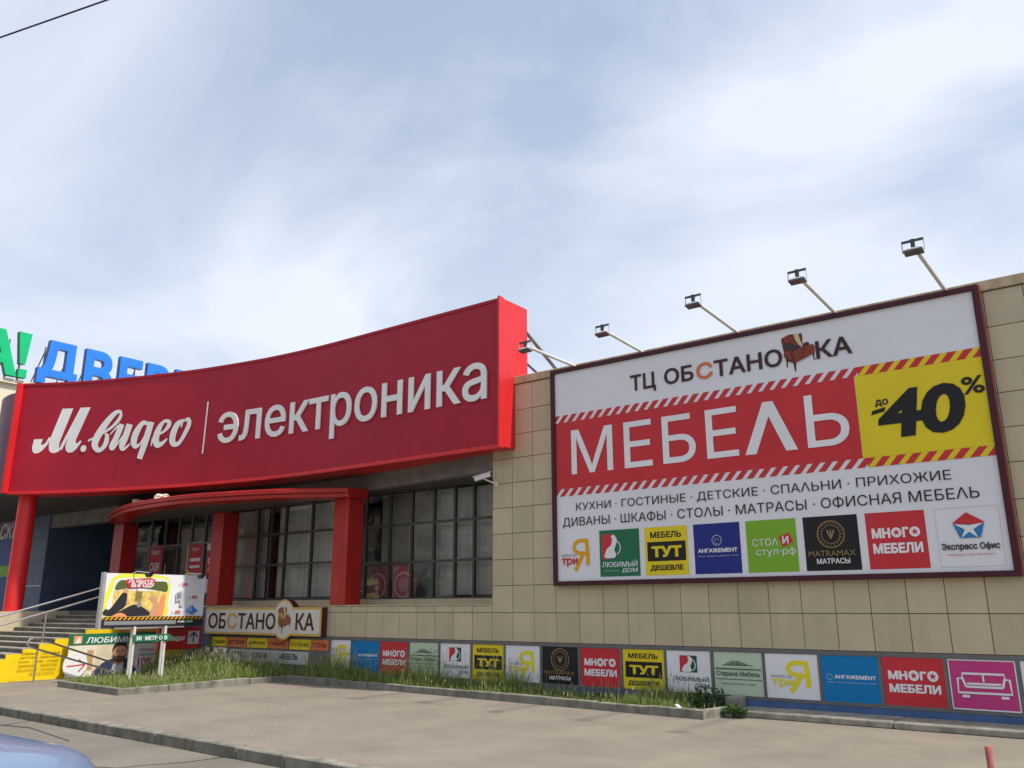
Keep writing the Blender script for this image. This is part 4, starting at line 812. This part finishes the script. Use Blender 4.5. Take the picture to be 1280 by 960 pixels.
# ------------------------------------------------------------------ signs standing in the bed, facing the road end
XB = -19.8
f_ = lambda Y: Y*19.0/18.5
ab = thing('advert_board', 'white advertising board with a picnic picture on posts in front of the stairs', 'advertising board', (XB, 11, 0))
YL, YR, Z0, Z1 = 10.21, 12.83, 1.45, 2.48
g = MB(); g.box(XB-.10, XB, YL, YR, 1.235, Z1, framegrey); g.box(XB-.11, XB+.015, YL-.07, YL, 1.21, Z1+.02, galv); g.build('board', ab)
d = Decal((XB+.002, YL, 0), (0, 1, 0), (0, 0, 1), step=.0015); W = YR-YL
d.rect(white, 0, Z0, W, Z1)
fx = lambda u: (u-75)/1160*W
fz = lambda v: Z0+(668-v)/(668-150)*(Z1-Z0)
Pz = lambda L_: [(fx(a), fz(b)) for a, b in L_]
d.blob(tentyellow, Pz([(105, 660), (110, 300), (200, 165), (400, 150), (700, 165), (800, 250), (790, 500), (745, 660)])); d.blob(white, Pz([(150, 640), (165, 320), (230, 210), (720, 205), (770, 300), (750, 600), (700, 650)]))
d.poly(field, Pz([(160, 655), (170, 350), (770, 350), (750, 655)])); d.blob(treeprint, Pz([(185, 340), (200, 260), (260, 225), (420, 250), (560, 240), (680, 235), (760, 250), (768, 355), (660, 345), (480, 320), (300, 330)]))
d.blob(jeans, Pz([(150, 560), (270, 370), (320, 385), (315, 520), (250, 590), (420, 510), (590, 600), (600, 640), (120, 640), (100, 560)])); d.blob(skin, Pz([(270, 370), (280, 325), (330, 335), (325, 420), (350, 500), (318, 510), (318, 390)])); d.blob(skin, Pz([(590, 640), (620, 500), (560, 430), (620, 410), (670, 470), (680, 640)])); d.blob(salmon, Pz([(680, 640), (700, 420), (755, 400), (740, 640)])); d.circ(grey, fx(460), fz(510), .06, .07); d.blob(salmon, Pz([(180, 655), (230, 610), (300, 615), (330, 655)]))
d.poly(red, Pz([(285, 255), (300, 215), (560, 195), (620, 215), (610, 295), (345, 325)])); d.text(white, 'ЛОВИТЕ', fx(310), fz(258), fx(600), fz(218), bold=.03, shear=.1); d.text(white, 'ВЫГОДУ', fx(350), fz(318), fx(610), fz(258), bold=.04, shear=.1)
d.text(red, '299.-', fx(940), fz(285), fx(1020), fz(245), bold=.03); d.text(red, '499.-', fx(1070), fz(440), fx(1155), fz(400), bold=.03); d.text(red, '999.-', fx(885), fz(622), fx(970), fz(580), bold=.03)
for a, b in ((915, 265), (1040, 425), (850, 605)): d.circ(red, fx(a), fz(b), .016, n=8)
d.poly(lightgrey, Pz([(870, 370), (935, 340), (975, 400), (970, 530), (930, 535), (925, 460), (880, 480)])); d.poly(grey, Pz([(885, 380), (930, 360), (940, 430), (890, 450)])); d.poly(bluep, Pz([(1000, 590), (1080, 515), (1160, 590), (1090, 630)])); d.poly(flat('blue_print_light', (.25, .45, .8)), Pz([(1010, 588), (1080, 522), (1085, 600)]))
d.rect(black, 0, Z0-.05, W, Z0+.03); d.stripes(amber, 0, W, Z0-.04, Z0+.025, .11, .055, .06); d.rect(jeans, 0, 1.245, W, Z0-.052); d.rect(grey, .05, 1.30, 1.86, 1.385); d.rect(black, 1.88, 1.285, 2.36, 1.405); d.text(white, 'АЛЬФА', 1.9, 1.33, 2.1, 1.375, bold=.03); d.rect(green, 2.12, 1.315, 2.34, 1.39); d.text(palegreen, '100', 2.15, 1.33, 2.31, 1.38, bold=.03)
d.build('poster', ab)
for y in (11.07, 11.87): g = MB(); g.tube([(XB-.14, y, 0), (XB-.14, y, 2.3)], .038, lampwhite, 10); shade_auto(g.build('post', ab))
for y in (11.1, 12.5):
    g = MB(); g.tube([(XB-.05, y-.25, Z1+.0), (XB+.1, y-.2, Z1+.05), (XB+.32, y, Z1+.02)], .012, galv, 6); g.add([(XB+.32+a, y+b, Z1+c) for a, b, c in ((-.09, -.08, -.02), (.07, -.08, .02), (.07, .08, .02), (-.09, .08, -.02), (-.05, -.05, -.09), (.03, -.05, -.06), (.03, .05, -.06), (-.05, .05, -.09))], [(0, 1, 2, 3), (7, 6, 5, 4)] + [(i, 4+i, 4+(i+1) % 4, (i+1) % 4) for i in range(4)], lampdark); g.build('lamp', ab)
ar = thing('arrow_sign', 'small green arrow sign with white words fixed across two white posts', 'direction sign', (-19.0, 10.9, 0))
for y in (10.62, 11.39): g = MB(); g.tube([(-19.04, y, 0), (-19.04, y, 1.27)], .034, lampwhite, 10); shade_auto(g.build('post', ar))
g = MB(); g.slab([(-18.98, 10.58, .93), (-18.98, 11.46, .93), (-18.98, 11.58, 1.01), (-18.98, 11.46, 1.09), (-18.98, 10.58, 1.09)], (-.024, 0, 0), green); g.build('board', ar)
d = Decal((-18.977, 10.62, .925), (0, 1, 0), (0, 0, 1)); d.text(white, '30', .02, .04, .16, .13, bold=.03); d.text(white, 'МЕТР', .24, .04, .54, .13, bold=.03); d.ring(white, .625, .085, .035, .018); d.text(white, 'В', .71, .04, .79, .13, bold=.03); d.build('lettering', ar)
lb = thing('store_banner', 'banner with a green headline and a bearded man leaning against the yellow wall', 'banner', (-21.98, 11.7, 0))
g = MB(); g.box(-22.01, -21.955, 10.58, 12.90, .0, 1.055, framegrey); g.build('board', lb)
d = Decal(fn=lambda a, b, c: Vector((-21.952+c, 10.58+a*1.137, max(.004, 1.7-(1.7-b)*1.137))), step=.0012)
d.rect(mat('banner_photo', (.74, .68, .55), .6, .12, 3), 0, .22, 2.04, 1.13); d.rect(mat('panel_print', (.66, .57, .40), .6, .2, 3), .62, .24, .98, .89); d.rect(flat('shelf_print', (.48, .30, .15)), .42, .36, .56, .78); d.rect(cream, .12, .46, .34, .86); d.rect(lightgrey, 1.0, .26, 1.03, .89)
d.rect(green, 0, .895, 2.04, 1.13); d.rect(salmon, .09, .93, .27, 1.09); d.blob(white, [(.13, .945), (.22, .945), (.24, 1.0), (.2, 1.07), (.165, 1.02)])
d.text(white, 'ЛЮБИМЫЙ', .36, .93, 1.62, 1.09, bold=.02, shear=.12)
d.rect(white, 1.56, .22, 2.04, .89); d.text(red, 'МЕСЯЦЕВ', 1.63, .70, 1.99, .77, bold=.02); d.text(green, 'РАССРОЧКИ', 1.62, .60, 2.0, .66, bold=.02); d.text(red, '10%', 1.62, .34, 1.98, .57, bold=.02)
suit = flat('suit_print', (.035, .045, .10)); hair = flat('hair_print', (.035, .02, .015)); beard = flat('beard_print', (.10, .055, .03)); skin2 = flat('skin_shadow_print', (.50, .25, .15))
d.blob(suit, [(.62, .24), (.72, .44), (.90, .55), (1.15, .60), (1.38, .55), (1.50, .42), (1.54, .24)]); d.blob(flat('shirt_print', (.55, .55, .58)), [(1.02, .26), (1.06, .52), (1.25, .52), (1.24, .26)]); d.blob(skin2, [(1.06, .60), (1.07, .48), (1.16, .43), (1.25, .48), (1.26, .60)])
d.circ(skin, 1.16, .685, .155, .185); d.blob(skin2, [(1.005, .70), (.985, .68), (.99, .63), (1.02, .62)]); d.blob(skin2, [(1.315, .70), (1.335, .68), (1.33, .63), (1.30, .62)])
d.blob(hair, [(1.0, .72), (.985, .82), (1.04, .895), (1.16, .915), (1.28, .895), (1.335, .82), (1.318, .72), (1.30, .80), (1.24, .845), (1.10, .85), (1.02, .80)])
d.blob(beard, [(1.015, .67), (1.02, .58), (1.08, .505), (1.16, .49), (1.24, .505), (1.30, .58), (1.305, .67), (1.25, .615), (1.16, .625), (1.07, .615)]); d.stroke(beard, [(1.09, .615), (1.16, .628), (1.23, .615)], .02); d.stroke(flat('lip_print', (.45, .14, .10)), [(1.11, .582), (1.16, .572), (1.21, .582)], .016)
for e in (1.10, 1.22): d.circ(white, e, .71, .026, .014, n=12); d.circ(hair, e+.004, .71, .012, n=10); d.stroke(hair, [(e-.035, .738), (e, .748), (e+.035, .740)], .014)
d.stroke(skin2, [(1.162, .705), (1.178, .655), (1.15, .648)], .012)
d.build('print', lb)
rs = thing('round_arrow_sign', 'round white sign with a red arrow on the lower left corner of the banner', 'direction sign', (-21.94, 10.78, .31))
g = MB(); g.tube([(-21.948, 10.78, .31), (-21.925, 10.78, .31)], .305, lampwhite, 32); g.build('disc', rs)
d = Decal((-21.923, 10.78, .31), (0, 1, 0), (0, 0, 1)); d.circ(white, 0, 0, .30); d.stroke(red, [(-.21, -.02), (.22, .01)], .03); d.stroke(red, [(.07, .14), (.23, .01)], .03); d.stroke(red, [(.09, -.15), (.23, .01)], .03); d.build('arrow_symbol', rs)
rb = thing('red_box_sign', 'red box sign with a white upward arrow behind the arrow sign', 'sign', (-20.3, 12.2, .6))
g = MB(); g.box(-20.45, -20.30, 11.98, 13.18, .66, 1.20, portred, .02); g.tube([(-20.38, 12.2, 0), (-20.38, 12.2, .66)], .03, framegrey, 8); g.tube([(-20.38, 13.0, 0), (-20.38, 13.0, .66)], .03, framegrey, 8); g.build('box', rb)
d = Decal((-20.297, 11.98, .66), (0, 1, 0), (0, 0, 1)); d.text(white, 'М.видео', .18, .19, .72, .35, shear=.25, bold=.02); d.build('lettering', rb); d = Decal((-20.297, 11.98, .66), (0, 1, 0), (0, 0, 1)); d.rect(lightgrey, .80, .12, 1.12, .44); d.stroke(darkbrown, [(.96, .16), (.96, .40)], .035); d.stroke(darkbrown, [(.86, .30), (.96, .41)], .035); d.stroke(darkbrown, [(1.06, .30), (.96, .41)], .035); d.build('arrow_symbol', rb)
# wall banner at the far left
wb = Decal((-40.7, 13.97, 1.6), (1, 0, 0), (0, 0, 1)); wb.rect(flat('wall_banner_blue', (.035, .09, .26)), 0, 0, 6.95, 3.3); wb.rect(flat('wall_banner_mauve', (.16, .12, .20)), 0, 2.62, 6.95, 3.3); wb.rect(lime, 0, 1.22, 6.95, 1.62); wb.text(white, 'СКИ', 5.2, 2.62, 6.85, 3.22, bold=.02, shear=.25)
tag(wb.build('wall_banner'), 'dark blue wall banner with white letters and a green stripe left of the round column', 'banner')

# ------------------------------------------------------------------ planting bed
bedA, bedB, bedC, bedD, bedE = (-20.0, 9.50), (-17.0, 9.27), (-16.92, 13.30), (-6.0, 12.66), (-5.88, 13.40)
bk = thing('bed_kerb', 'low concrete kerb of separate stones round the grass bed', 'kerb', (-14, 12, 0))
def kerb_run(a, b, seg, name='kerb_stone'):
    a, b = Vector((*a, 0)), Vector((*b, 0)); d = (b-a); ln = d.length; d.normalize(); n = Vector((-d.y, d.x, 0)); k = max(1, round(ln/seg))
    for i in range(k):
        g = MB(); p = a + d*(ln*i/k+.006); q = a + d*(ln*(i+1)/k-.006); h = .135+random.uniform(-.012, .012); off = n*random.uniform(-.012, .012); c = .014
        prof = [(0, -.02), (0, h-c), (c, h), (.10-c, h), (.10, h-c), (.10, -.02)]
        vs = [e + off + n*o + Vector((0, 0, z)) for e in (p, q) for o, z in prof]
        g.add(vs, [(j, j+6, (j+1) % 6+6, (j+1) % 6) for j in range(6)] + [list(range(6)), list(range(11, 5, -1))], kerbm); g.build(name, bk)
kerb_run(bedA, bedB, 1.0); kerb_run((bedB[0], bedB[1]+.1), bedC, 1.0); kerb_run((bedC[0]+.0, bedC[1]), bedD, 1.0); kerb_run((bedD[0], bedD[1]+.1), bedE, .62)
g = MB(); g.prism([(-20.2, 9.62), (-17.13, 9.38), (-17.02, 13.40), (-6.1, 12.77), (-6.0, 13.98), (-22.1, 13.98)][0:6], .0, .06, soil); tag(g.build('soil'), kind='structure')
def inside(x, y):
    if x > -17.05: return (13.40 - .0577*(x+17.02)) < y < 13.97 and x < -5.98
    return y > 9.62 - .078*(x+20.2) and y < 13.97 and x > -20.2 - (y-9.62)*.38
g = MB(); gi, si = [], []
def blade(x, y, h, wd, seed=False):
    a = random.uniform(0, 2*math.pi); dx, dy = math.cos(a)*wd/2, math.sin(a)*wd/2; lean = random.uniform(.05, .45)*h; b = random.uniform(0, 2*math.pi); lx, ly = math.cos(b)*lean, math.sin(b)*lean
    vs = [(x-dx, y-dy, .05), (x+dx, y+dy, .05), (x+dx*.8+lx*.35, y+dy*.8+ly*.35, .05+h*.55), (x-dx*.8+lx*.35, y-dy*.8+ly*.35, .05+h*.55), (x+lx, y+ly, .05+h)]
    g.add(vs, [(0, 1, 2, 3), (3, 2, 4)], grass_m)
    if seed:
        ux, uy = lx*.2, ly*.2; q = wd*1.5; cx_, cy_ = x+lx, y+ly; z = .05+h
        g.add([(cx_-q*.5, cy_, z-.03), (cx_, cy_-q*.5, z), (cx_+q*.5, cy_, z-.01), (cx_+ux, cy_+uy+q*.3, z+.07)], [(0, 1, 3), (1, 2, 3), (2, 0, 3)], seed_m)
cnt = 0
for _ in range(90000):
    if cnt > 30000: break
    x = random.uniform(-22, -5.98); y = random.uniform(9.3, 13.97)
    if not inside(x, y): continue
    cl = .5+.5*math.sin(x*1.7+y*.9)*math.sin(x*.63-y*1.3+1)
    left = x < -17.1; tall = (.38 if left and y > 12.0 else .15 if left else .20 if y < 13.5 else .38)
    if x > -10.3 and not left: tall *= (.50 if not -7.7 < x < -6.5 else .95)
    if random.random() > .45+.55*cl: continue
    h = tall*random.uniform(.45, 1.15)*(.7+.5*cl); sd = random.random() < (.10 if tall > .27 else .03)
    blade(x, y, h*(1.35 if sd else 1), random.uniform(.008, .016), sd); cnt += 1
for _ in range(1500):
    x = random.uniform(-22, -10.6); y = random.uniform(13.0, 13.96)
    if inside(x, y) and math.sin(x*2.3) > -.35: blade(x, y, random.uniform(.45, .74), random.uniform(.006, .01), random.random() < .6)
for _ in range(260):
    x = random.uniform(-21.5, -6.2); y = random.uniform(9.4, 13.9)
    if not inside(x, y): continue
    for k in range(random.randint(4, 8)):
        a = random.uniform(0, 6.28); l_ = random.uniform(.07, .14); dx, dy = math.cos(a), math.sin(a); wv_ = random.uniform(.015, .03)
        g.add([(x, y, .06), (x+dx*l_*.6-dy*wv_, y+dy*l_*.6+dx*wv_, .06+l_*.7), (x+dx*l_, y+dy*l_, .06+l_*.75), (x+dx*l_*.6+dy*wv_, y+dy*l_*.6-dx*wv_, .06+l_*.7)], [(0, 1, 2, 3)], weed_m)
for _ in range(220):
    x = random.uniform(-21.5, -6.2); y = random.uniform(9.6, 13.9)
    if inside(x, y): q = random.uniform(.25, .5); dx = random.uniform(-.1, .1); g.add([(x-.003, y, .05), (x+.003, y, .05), (x+dx+.002, y, .05+q), (x+dx-.002, y, .05+q)], [(0, 1, 2, 3)], seed_m)
tag(g.build('grass'), 'long uncut green grass with pale seed heads filling the kerbed bed', 'grass', kind='stuff')
def weed(x, y, r, h, label, n=420):
    t = thing('weed_bush', label, 'weed', (x, y, .05))
    g = MB()
    for k in range(9): a = k*.7; g.tube([(x, y, .04), (x+r*.3*math.cos(a), y+r*.3*math.sin(a), h*.4), (x+r*.7*math.cos(a), y+r*.6*math.sin(a), h*random.uniform(.6, .95))], [.008, .006, .003], weed_m, 5)
    g.build('stem', t); g = MB()
    for _ in range(n):
        a = random.uniform(0, 6.28); q = math.sqrt(random.random())*r; z = random.uniform(.05, 1)*h*(1-.5*(q/r)**2); c = Vector((x+q*math.cos(a), min(13.95, y+q*.8*math.sin(a)), .06+z)); s_ = random.uniform(.03, .055)
        u = Vector((random.uniform(-1, 1), random.uniform(-1, 1), random.uniform(-.3, .6))).normalized(); v = u.cross(Vector((random.uniform(-.5, .5), random.uniform(-.5, .5), 1))).normalized()
        g.add([c-u*s_, c+v*s_*.45, c+u*s_, c-v*s_*.45], [(0, 1, 2, 3)], weed_m)
    g.build('foliage', t)
weed(-6.35, 13.62, .36, .36, 'dark leafy weed bush at the right end of the grass bed', 420)
weed(-5.72, 13.16, .20, .14, 'small low weed growing beside the end of the ledge', 160)
g = MB(); g.bar((-6.55, 12.83, .17), (-6.38, 12.72, .10), .05, .02, white); tag(g.build('litter_scrap'), 'pale scrap of litter on the right corner of the bed kerb', 'litter')

# ------------------------------------------------------------------ the block across the road (seen only as a reflection in the panes)
ob_ = thing('apartment_block', 'pale brick apartment block across the road, mirrored in the store windows', 'building', (-30, -42, 0))
brickm = mat('opposite_brick', (.46, .36, .27), .85, .15, 2)
g = MB(); g.box(-140, 8, -52, -42, 0, 18, brickm); g.build('wall', ob_)
g = MB(); g.box(-140.2, 8.2, -52.2, -41.8, 18, 18.5, creamwall); g.build('roof', ob_)
for z in (2, 5, 8, 11, 14): g = MB(); g.box(-140, 8, -41.98, -41.9, z-.5, z-.2, creamwall); [g.box(-138+k*4, -136.2+k*4, -41.99, -41.93, z, z+1.6, carglass) for k in range(36)]; g.build('window_row', ob_)

# ------------------------------------------------------------------ roof letters on the tall block behind
tb = thing('tall_block', 'sunlit cream block behind the red sign carrying the big roof letters', 'building', (-48, 24, 0))
g = MB(); g.box(-60, -39.05, 8, 34, 6.5, 11.2, creamwall); g.build('wall', tb)
g = MB(); g.box(-60, -38.9, 7.9, 34.1, 11.2, 11.4, creamwall); g.build('parapet', tb)
def roofletter(ch, y0, y1, z0, z1, face, side, label, grp):
    t = thing('roof_letter', label, 'roof letter', (-38.9, y0, 11.4), grp)
    vs, fsx, _ = text_mesh(ch, .045, 0, .1); g = MB()
    P_ = [(-38.9 + .14*v[2], y0+v[0]*(y1-y0), z0+v[1]*(z1-z0)) for v in vs]
    for f in fsx:
        n_ = (Vector(P_[f[1]])-Vector(P_[f[0]])).cross(Vector(P_[f[2]])-Vector(P_[f[0]])); m_ = face if abs(n_.x) > .9*n_.length and P_[f[0]][0] > -38.9 else side
        g.add([P_[i] for i in f], [list(range(len(f)))], m_)
    g.build('letter', t)
    for y in (y0+.2*(y1-y0), y0+.8*(y1-y0)): g = MB(); g.bar((-39.1, y, 11.4), (-39.1, y, z1-.3), .05, .05, framegrey); g.bar((-40.4, y, 11.4), (-39.1, y, z1-.5), .04, .04, framegrey); g.bar((-39.1, y, 11.42), (-38.95, y, z0+.1), .04, .04, framegrey); g.build('support_frame', t)
bg_ = 'big blue roof letters'
roofletter('А', 13.2, 14.92, 11.5, 13.5, greenletter, greendark, 'green roof letter cut by the left edge of the photo', 'big green roof letters')
t = thing('roof_letter', 'green exclamation mark on the roof', 'roof letter', (-38.9, 14.6, 11.4), 'big green roof letters')
g = MB()
for pl in ([(14.98, 12.12), (15.22, 12.12), (15.34, 13.55), (14.80, 13.55)], [(14.97, 11.5), (15.32, 11.5), (15.32, 11.88), (14.97, 11.88)]):
    g.add([(-38.76, y, z) for y, z in pl], [(0, 1, 2, 3)], greenletter); n4 = len(g.v)
    vs4 = [(-38.76, y, z) for y, z in pl] + [(-39.04, y, z) for y, z in pl]; g.add(vs4, [(4+i, 4+(i+1) % 4, (i+1) % 4, i) for i in range(4)] + [(7, 6, 5, 4)], greendark)
g.build('letter', t); g = MB(); g.bar((-39.1, 15.1, 11.4), (-39.1, 15.1, 13.2), .06, .06, framegrey); g.build('support_frame', t)
for ch, a, b in (('Д', 15.75, 17.5), ('В', 17.8, 19.15), ('Е', 19.45, 20.6), ('Р', 20.85, 22.1), ('И', 22.4, 23.7)):
    roofletter(ch, a, b, 11.45 if ch != 'Д' else 11.2+.25, 13.5, blueletter, bluedark, 'blue roof letter %s above the red sign' % ch, bg_)

# ------------------------------------------------------------------ overhead cable and short post

cab = []
for i in range(61):
    t = -14 + 28*i/60; cab.append((-14.4+t*1.93*.5*1.0, 5.28+t*.535*.5, 12.0 + .00035*t*t*1.0))
cable_m = mat('cable_rubber', (.02, .02, .022), .6, .1, 5)
g = MB(); g.tube(cab, .016, cable_m, 6); tag(shade_auto(g.build('overhead_cable')), 'thin dark overhead cable crossing the upper left corner of the sky', 'cable')
pt = thing('short_post', 'short faded red metal post on the pavement at the lower right', 'post', (-1.655, 9.70, 0))
g = MB(); g.tube([(-1.655, 9.70, 0), (-1.655, 9.70, .365), (-1.655, 9.70, .372)], [.030, .030, .025], postred, 14); shade_auto(g.build('tube', pt))
g = MB(); g.tube([(-1.655, 9.70, 0), (-1.655, 9.70, .012)], .07, postred, 14); g.build('foot_plate', pt)

# ------------------------------------------------------------------ parked car, nose to the right
CXF, CYM, CG = -5.80, 2.76, -.15
car = thing('parked_car', 'silver blue car with a shiny bonnet cut off by the lower left corner', 'car', (CXF, CYM, CG))
stn = [(.0, .60, .42, .50, .54), (.03, .73, .36, .60, .64), (.10, .80, .28, .70, .745), (.28, .83, .22, .775, .82), (.6, .825, .20, .80, .865), (.95, .845, .2, .84, .915), (1.25, .855, .2, .865, .945), (1.6, .86, .2, .88, .955), (2.6, .86, .2, .90, .96), (3.4, .85, .2, .92, .97), (3.9, .82, .24, .91, .96), (4.15, .76, .3, .86, .90), (4.25, .62, .4, .70, .72)]
g = MB(); K = 15; vs = []
for (x, hw, zb, zsd, zc) in stn:
    zsd *= 1.14; zc *= 1.14
    prof = [(-hw*.92, zb), (-hw*.985, zb+.10), (-hw, (zb+zsd)/2), (-hw*.985, zsd-.10), (-hw*.955, zsd-.025), (-hw*.88, zsd+.012), (-hw*.5, zc-.012), (0, zc)]
    prof += [(-a, b) for a, b in prof[-2::-1]]
    vs += [(CXF-x-.10*(abs(a)/hw)**3*(1 if x < .5 else 0), CYM+a, CG+b) for a, b in prof]
n = len(stn)
g.add(vs, [(i*K+j, (i+1)*K+j, (i+1)*K+j+1, i*K+j+1) for i in range(n-1) for j in range(K-1)] + [list(range(K)), list(range((n-1)*K, n*K))[::-1]] + [(i*K+K-1, (i+1)*K+K-1, (i+1)*K, i*K) for i in range(n-1)], paint)
o = g.build('body', car); shade_auto(o, 50); md = o.modifiers.new('s', 'SUBSURF'); md.levels = md.render_levels = 2
g = MB(); gh = [(1.15, .78, 1.06), (1.85, .62, 1.50), (2.3, .60, 1.555), (2.9, .60, 1.54), (3.55, .70, 1.08)]
vs = []
for x, hw, z in gh: vs += [(CXF-x, CYM-hw, CG+z), (CXF-x, CYM-hw*.55, CG+z+.03), (CXF-x, CYM+hw*.55, CG+z+.03), (CXF-x, CYM+hw, CG+z)]
g.add(vs, [(i*4+j, (i+1)*4+j, (i+1)*4+j+1, i*4+j+1) for i in (1, 2) for j in range(3)], paint); shade_auto(g.build('roof', car))
g = MB(); g.add(vs[:8], [(j, 4+j, 5+j, 1+j) for j in range(3)], carglass); g.build('windscreen', car); g = MB(); g.add(vs[12:], [(j, 4+j, 5+j, 1+j) for j in range(3)], carglass); g.build('rear_window', car)
for k, sg in ((0, -1), (3, 1)):
    sill = [(CXF-x, CYM+sg*.80, CG+1.06) for x in (1.2, 1.85, 2.3, 2.9, 3.5)]; tops = [vs[i*4+k] for i in range(5)]
    g = MB(); g.add(sill[1:4]+tops[1:4], [(0, 1, 4, 3), (1, 2, 5, 4)], carglass); g.add([sill[0], sill[1], tops[1]], [(0, 1, 2)], carglass); g.add([sill[3], sill[4], tops[3]], [(0, 1, 2)], carglass); g.build('side_window', car)
    g = MB(); bm = bmesh.new(); bmesh.ops.create_icosphere(bm, subdivisions=3, radius=1); bm.verts.index_update()
    g.add([(CXF-1.42+v.co.x*.075, CYM+sg*.98+v.co.y*.12, CG+1.13+v.co.z*.085) for v in bm.verts], [[v.index for v in f.verts] for f in bm.faces], lampdark); bm.free(); g.bar((CXF-1.42, CYM+sg*.80, CG+.95), (CXF-1.42, CYM+sg*.92, CG+1.0), .05, .04, lampdark); shade_auto(g.build('mirror', car))
    g = MB(); y = CYM+sg*.655; g.slab([(CXF-.27, y-sg*.12, CG+.72), (CXF-.36, y+sg*.02, CG+.72), (CXF-.52, y+sg*.05, CG+.85), (CXF-.37, y-sg*.10, CG+.81)], (.03, sg*.012, .025), mat('headlight_glass', (.75, .78, .8), .08, .03, 5, spec=.9)); g.build('headlight', car)
    for x in (.78, 3.35):
        wv = thing('wheel', None, None, (CXF-x, CYM+sg*.76, CG+.30)); wv.parent = car; wv.matrix_parent_inverse = Matrix.Translation(-Vector(car.location))
        tyre_m = mat('tyre', (.02, .02, .02), .85, .15, 20)
        c0 = Vector((CXF-x, CYM+sg*.76, CG+.305))
        vsw = []; q = 28; pr = [(.20, -.09), (.285, -.09), (.305, -.06), (.305, .06), (.285, .09), (.20, .09)]
        for i in range(q):
            t = 2*math.pi*i/q; vsw += [c0+Vector((r*math.cos(t), d_, r*math.sin(t))) for r, d_ in pr]
        g = MB(); g.add(vsw, [(i*6+j, ((i+1) % q)*6+j, ((i+1) % q)*6+(j+1) % 6, i*6+(j+1) % 6) for i in range(q) for j in range(6)], tyre_m); ob = g.build('tyre'); ob.parent = wv; ob.matrix_parent_inverse = Matrix.Translation(-c0+Vector((0, 0, .005)))
        g = MB(); g.tube([c0+Vector((0, sg*.03, 0)), c0+Vector((0, sg*.085, 0))], .055, galv, 16)
        for i in range(7): t = 2*math.pi*i/7; g.bar(c0+Vector((0, sg*.07, 0)), c0+Vector((.20*math.cos(t), sg*.06, .20*math.sin(t))), .04, .03, galv)
        ob = g.build('rim'); ob.parent = wv; ob.matrix_parent_inverse = Matrix.Translation(-c0+Vector((0, 0, .005)))
g = MB(); g.tube([(CXF-1.15, CYM+.70, CG+1.035), (CXF-.7, CYM+.70, CG+1.005), (CXF-.35, CYM+.66, CG+.93)], .004, lampdark, 6); g.build('bonnet_gap', car)
g = MB(); g.box(CXF-.02, CXF+.012, CYM-.42, CYM+.42, CG+.30, CG+.40, lampdark, .01); g.build('grille', car)
for y in (-.3, .25): g = MB(); g.bar((CXF-1.17, CYM+y, CG+1.085), (CXF-1.28, CYM+y+.42, CG+1.12), .02, .02, lampdark); g.build('wiper', car)

car.rotation_euler.z = R(28)
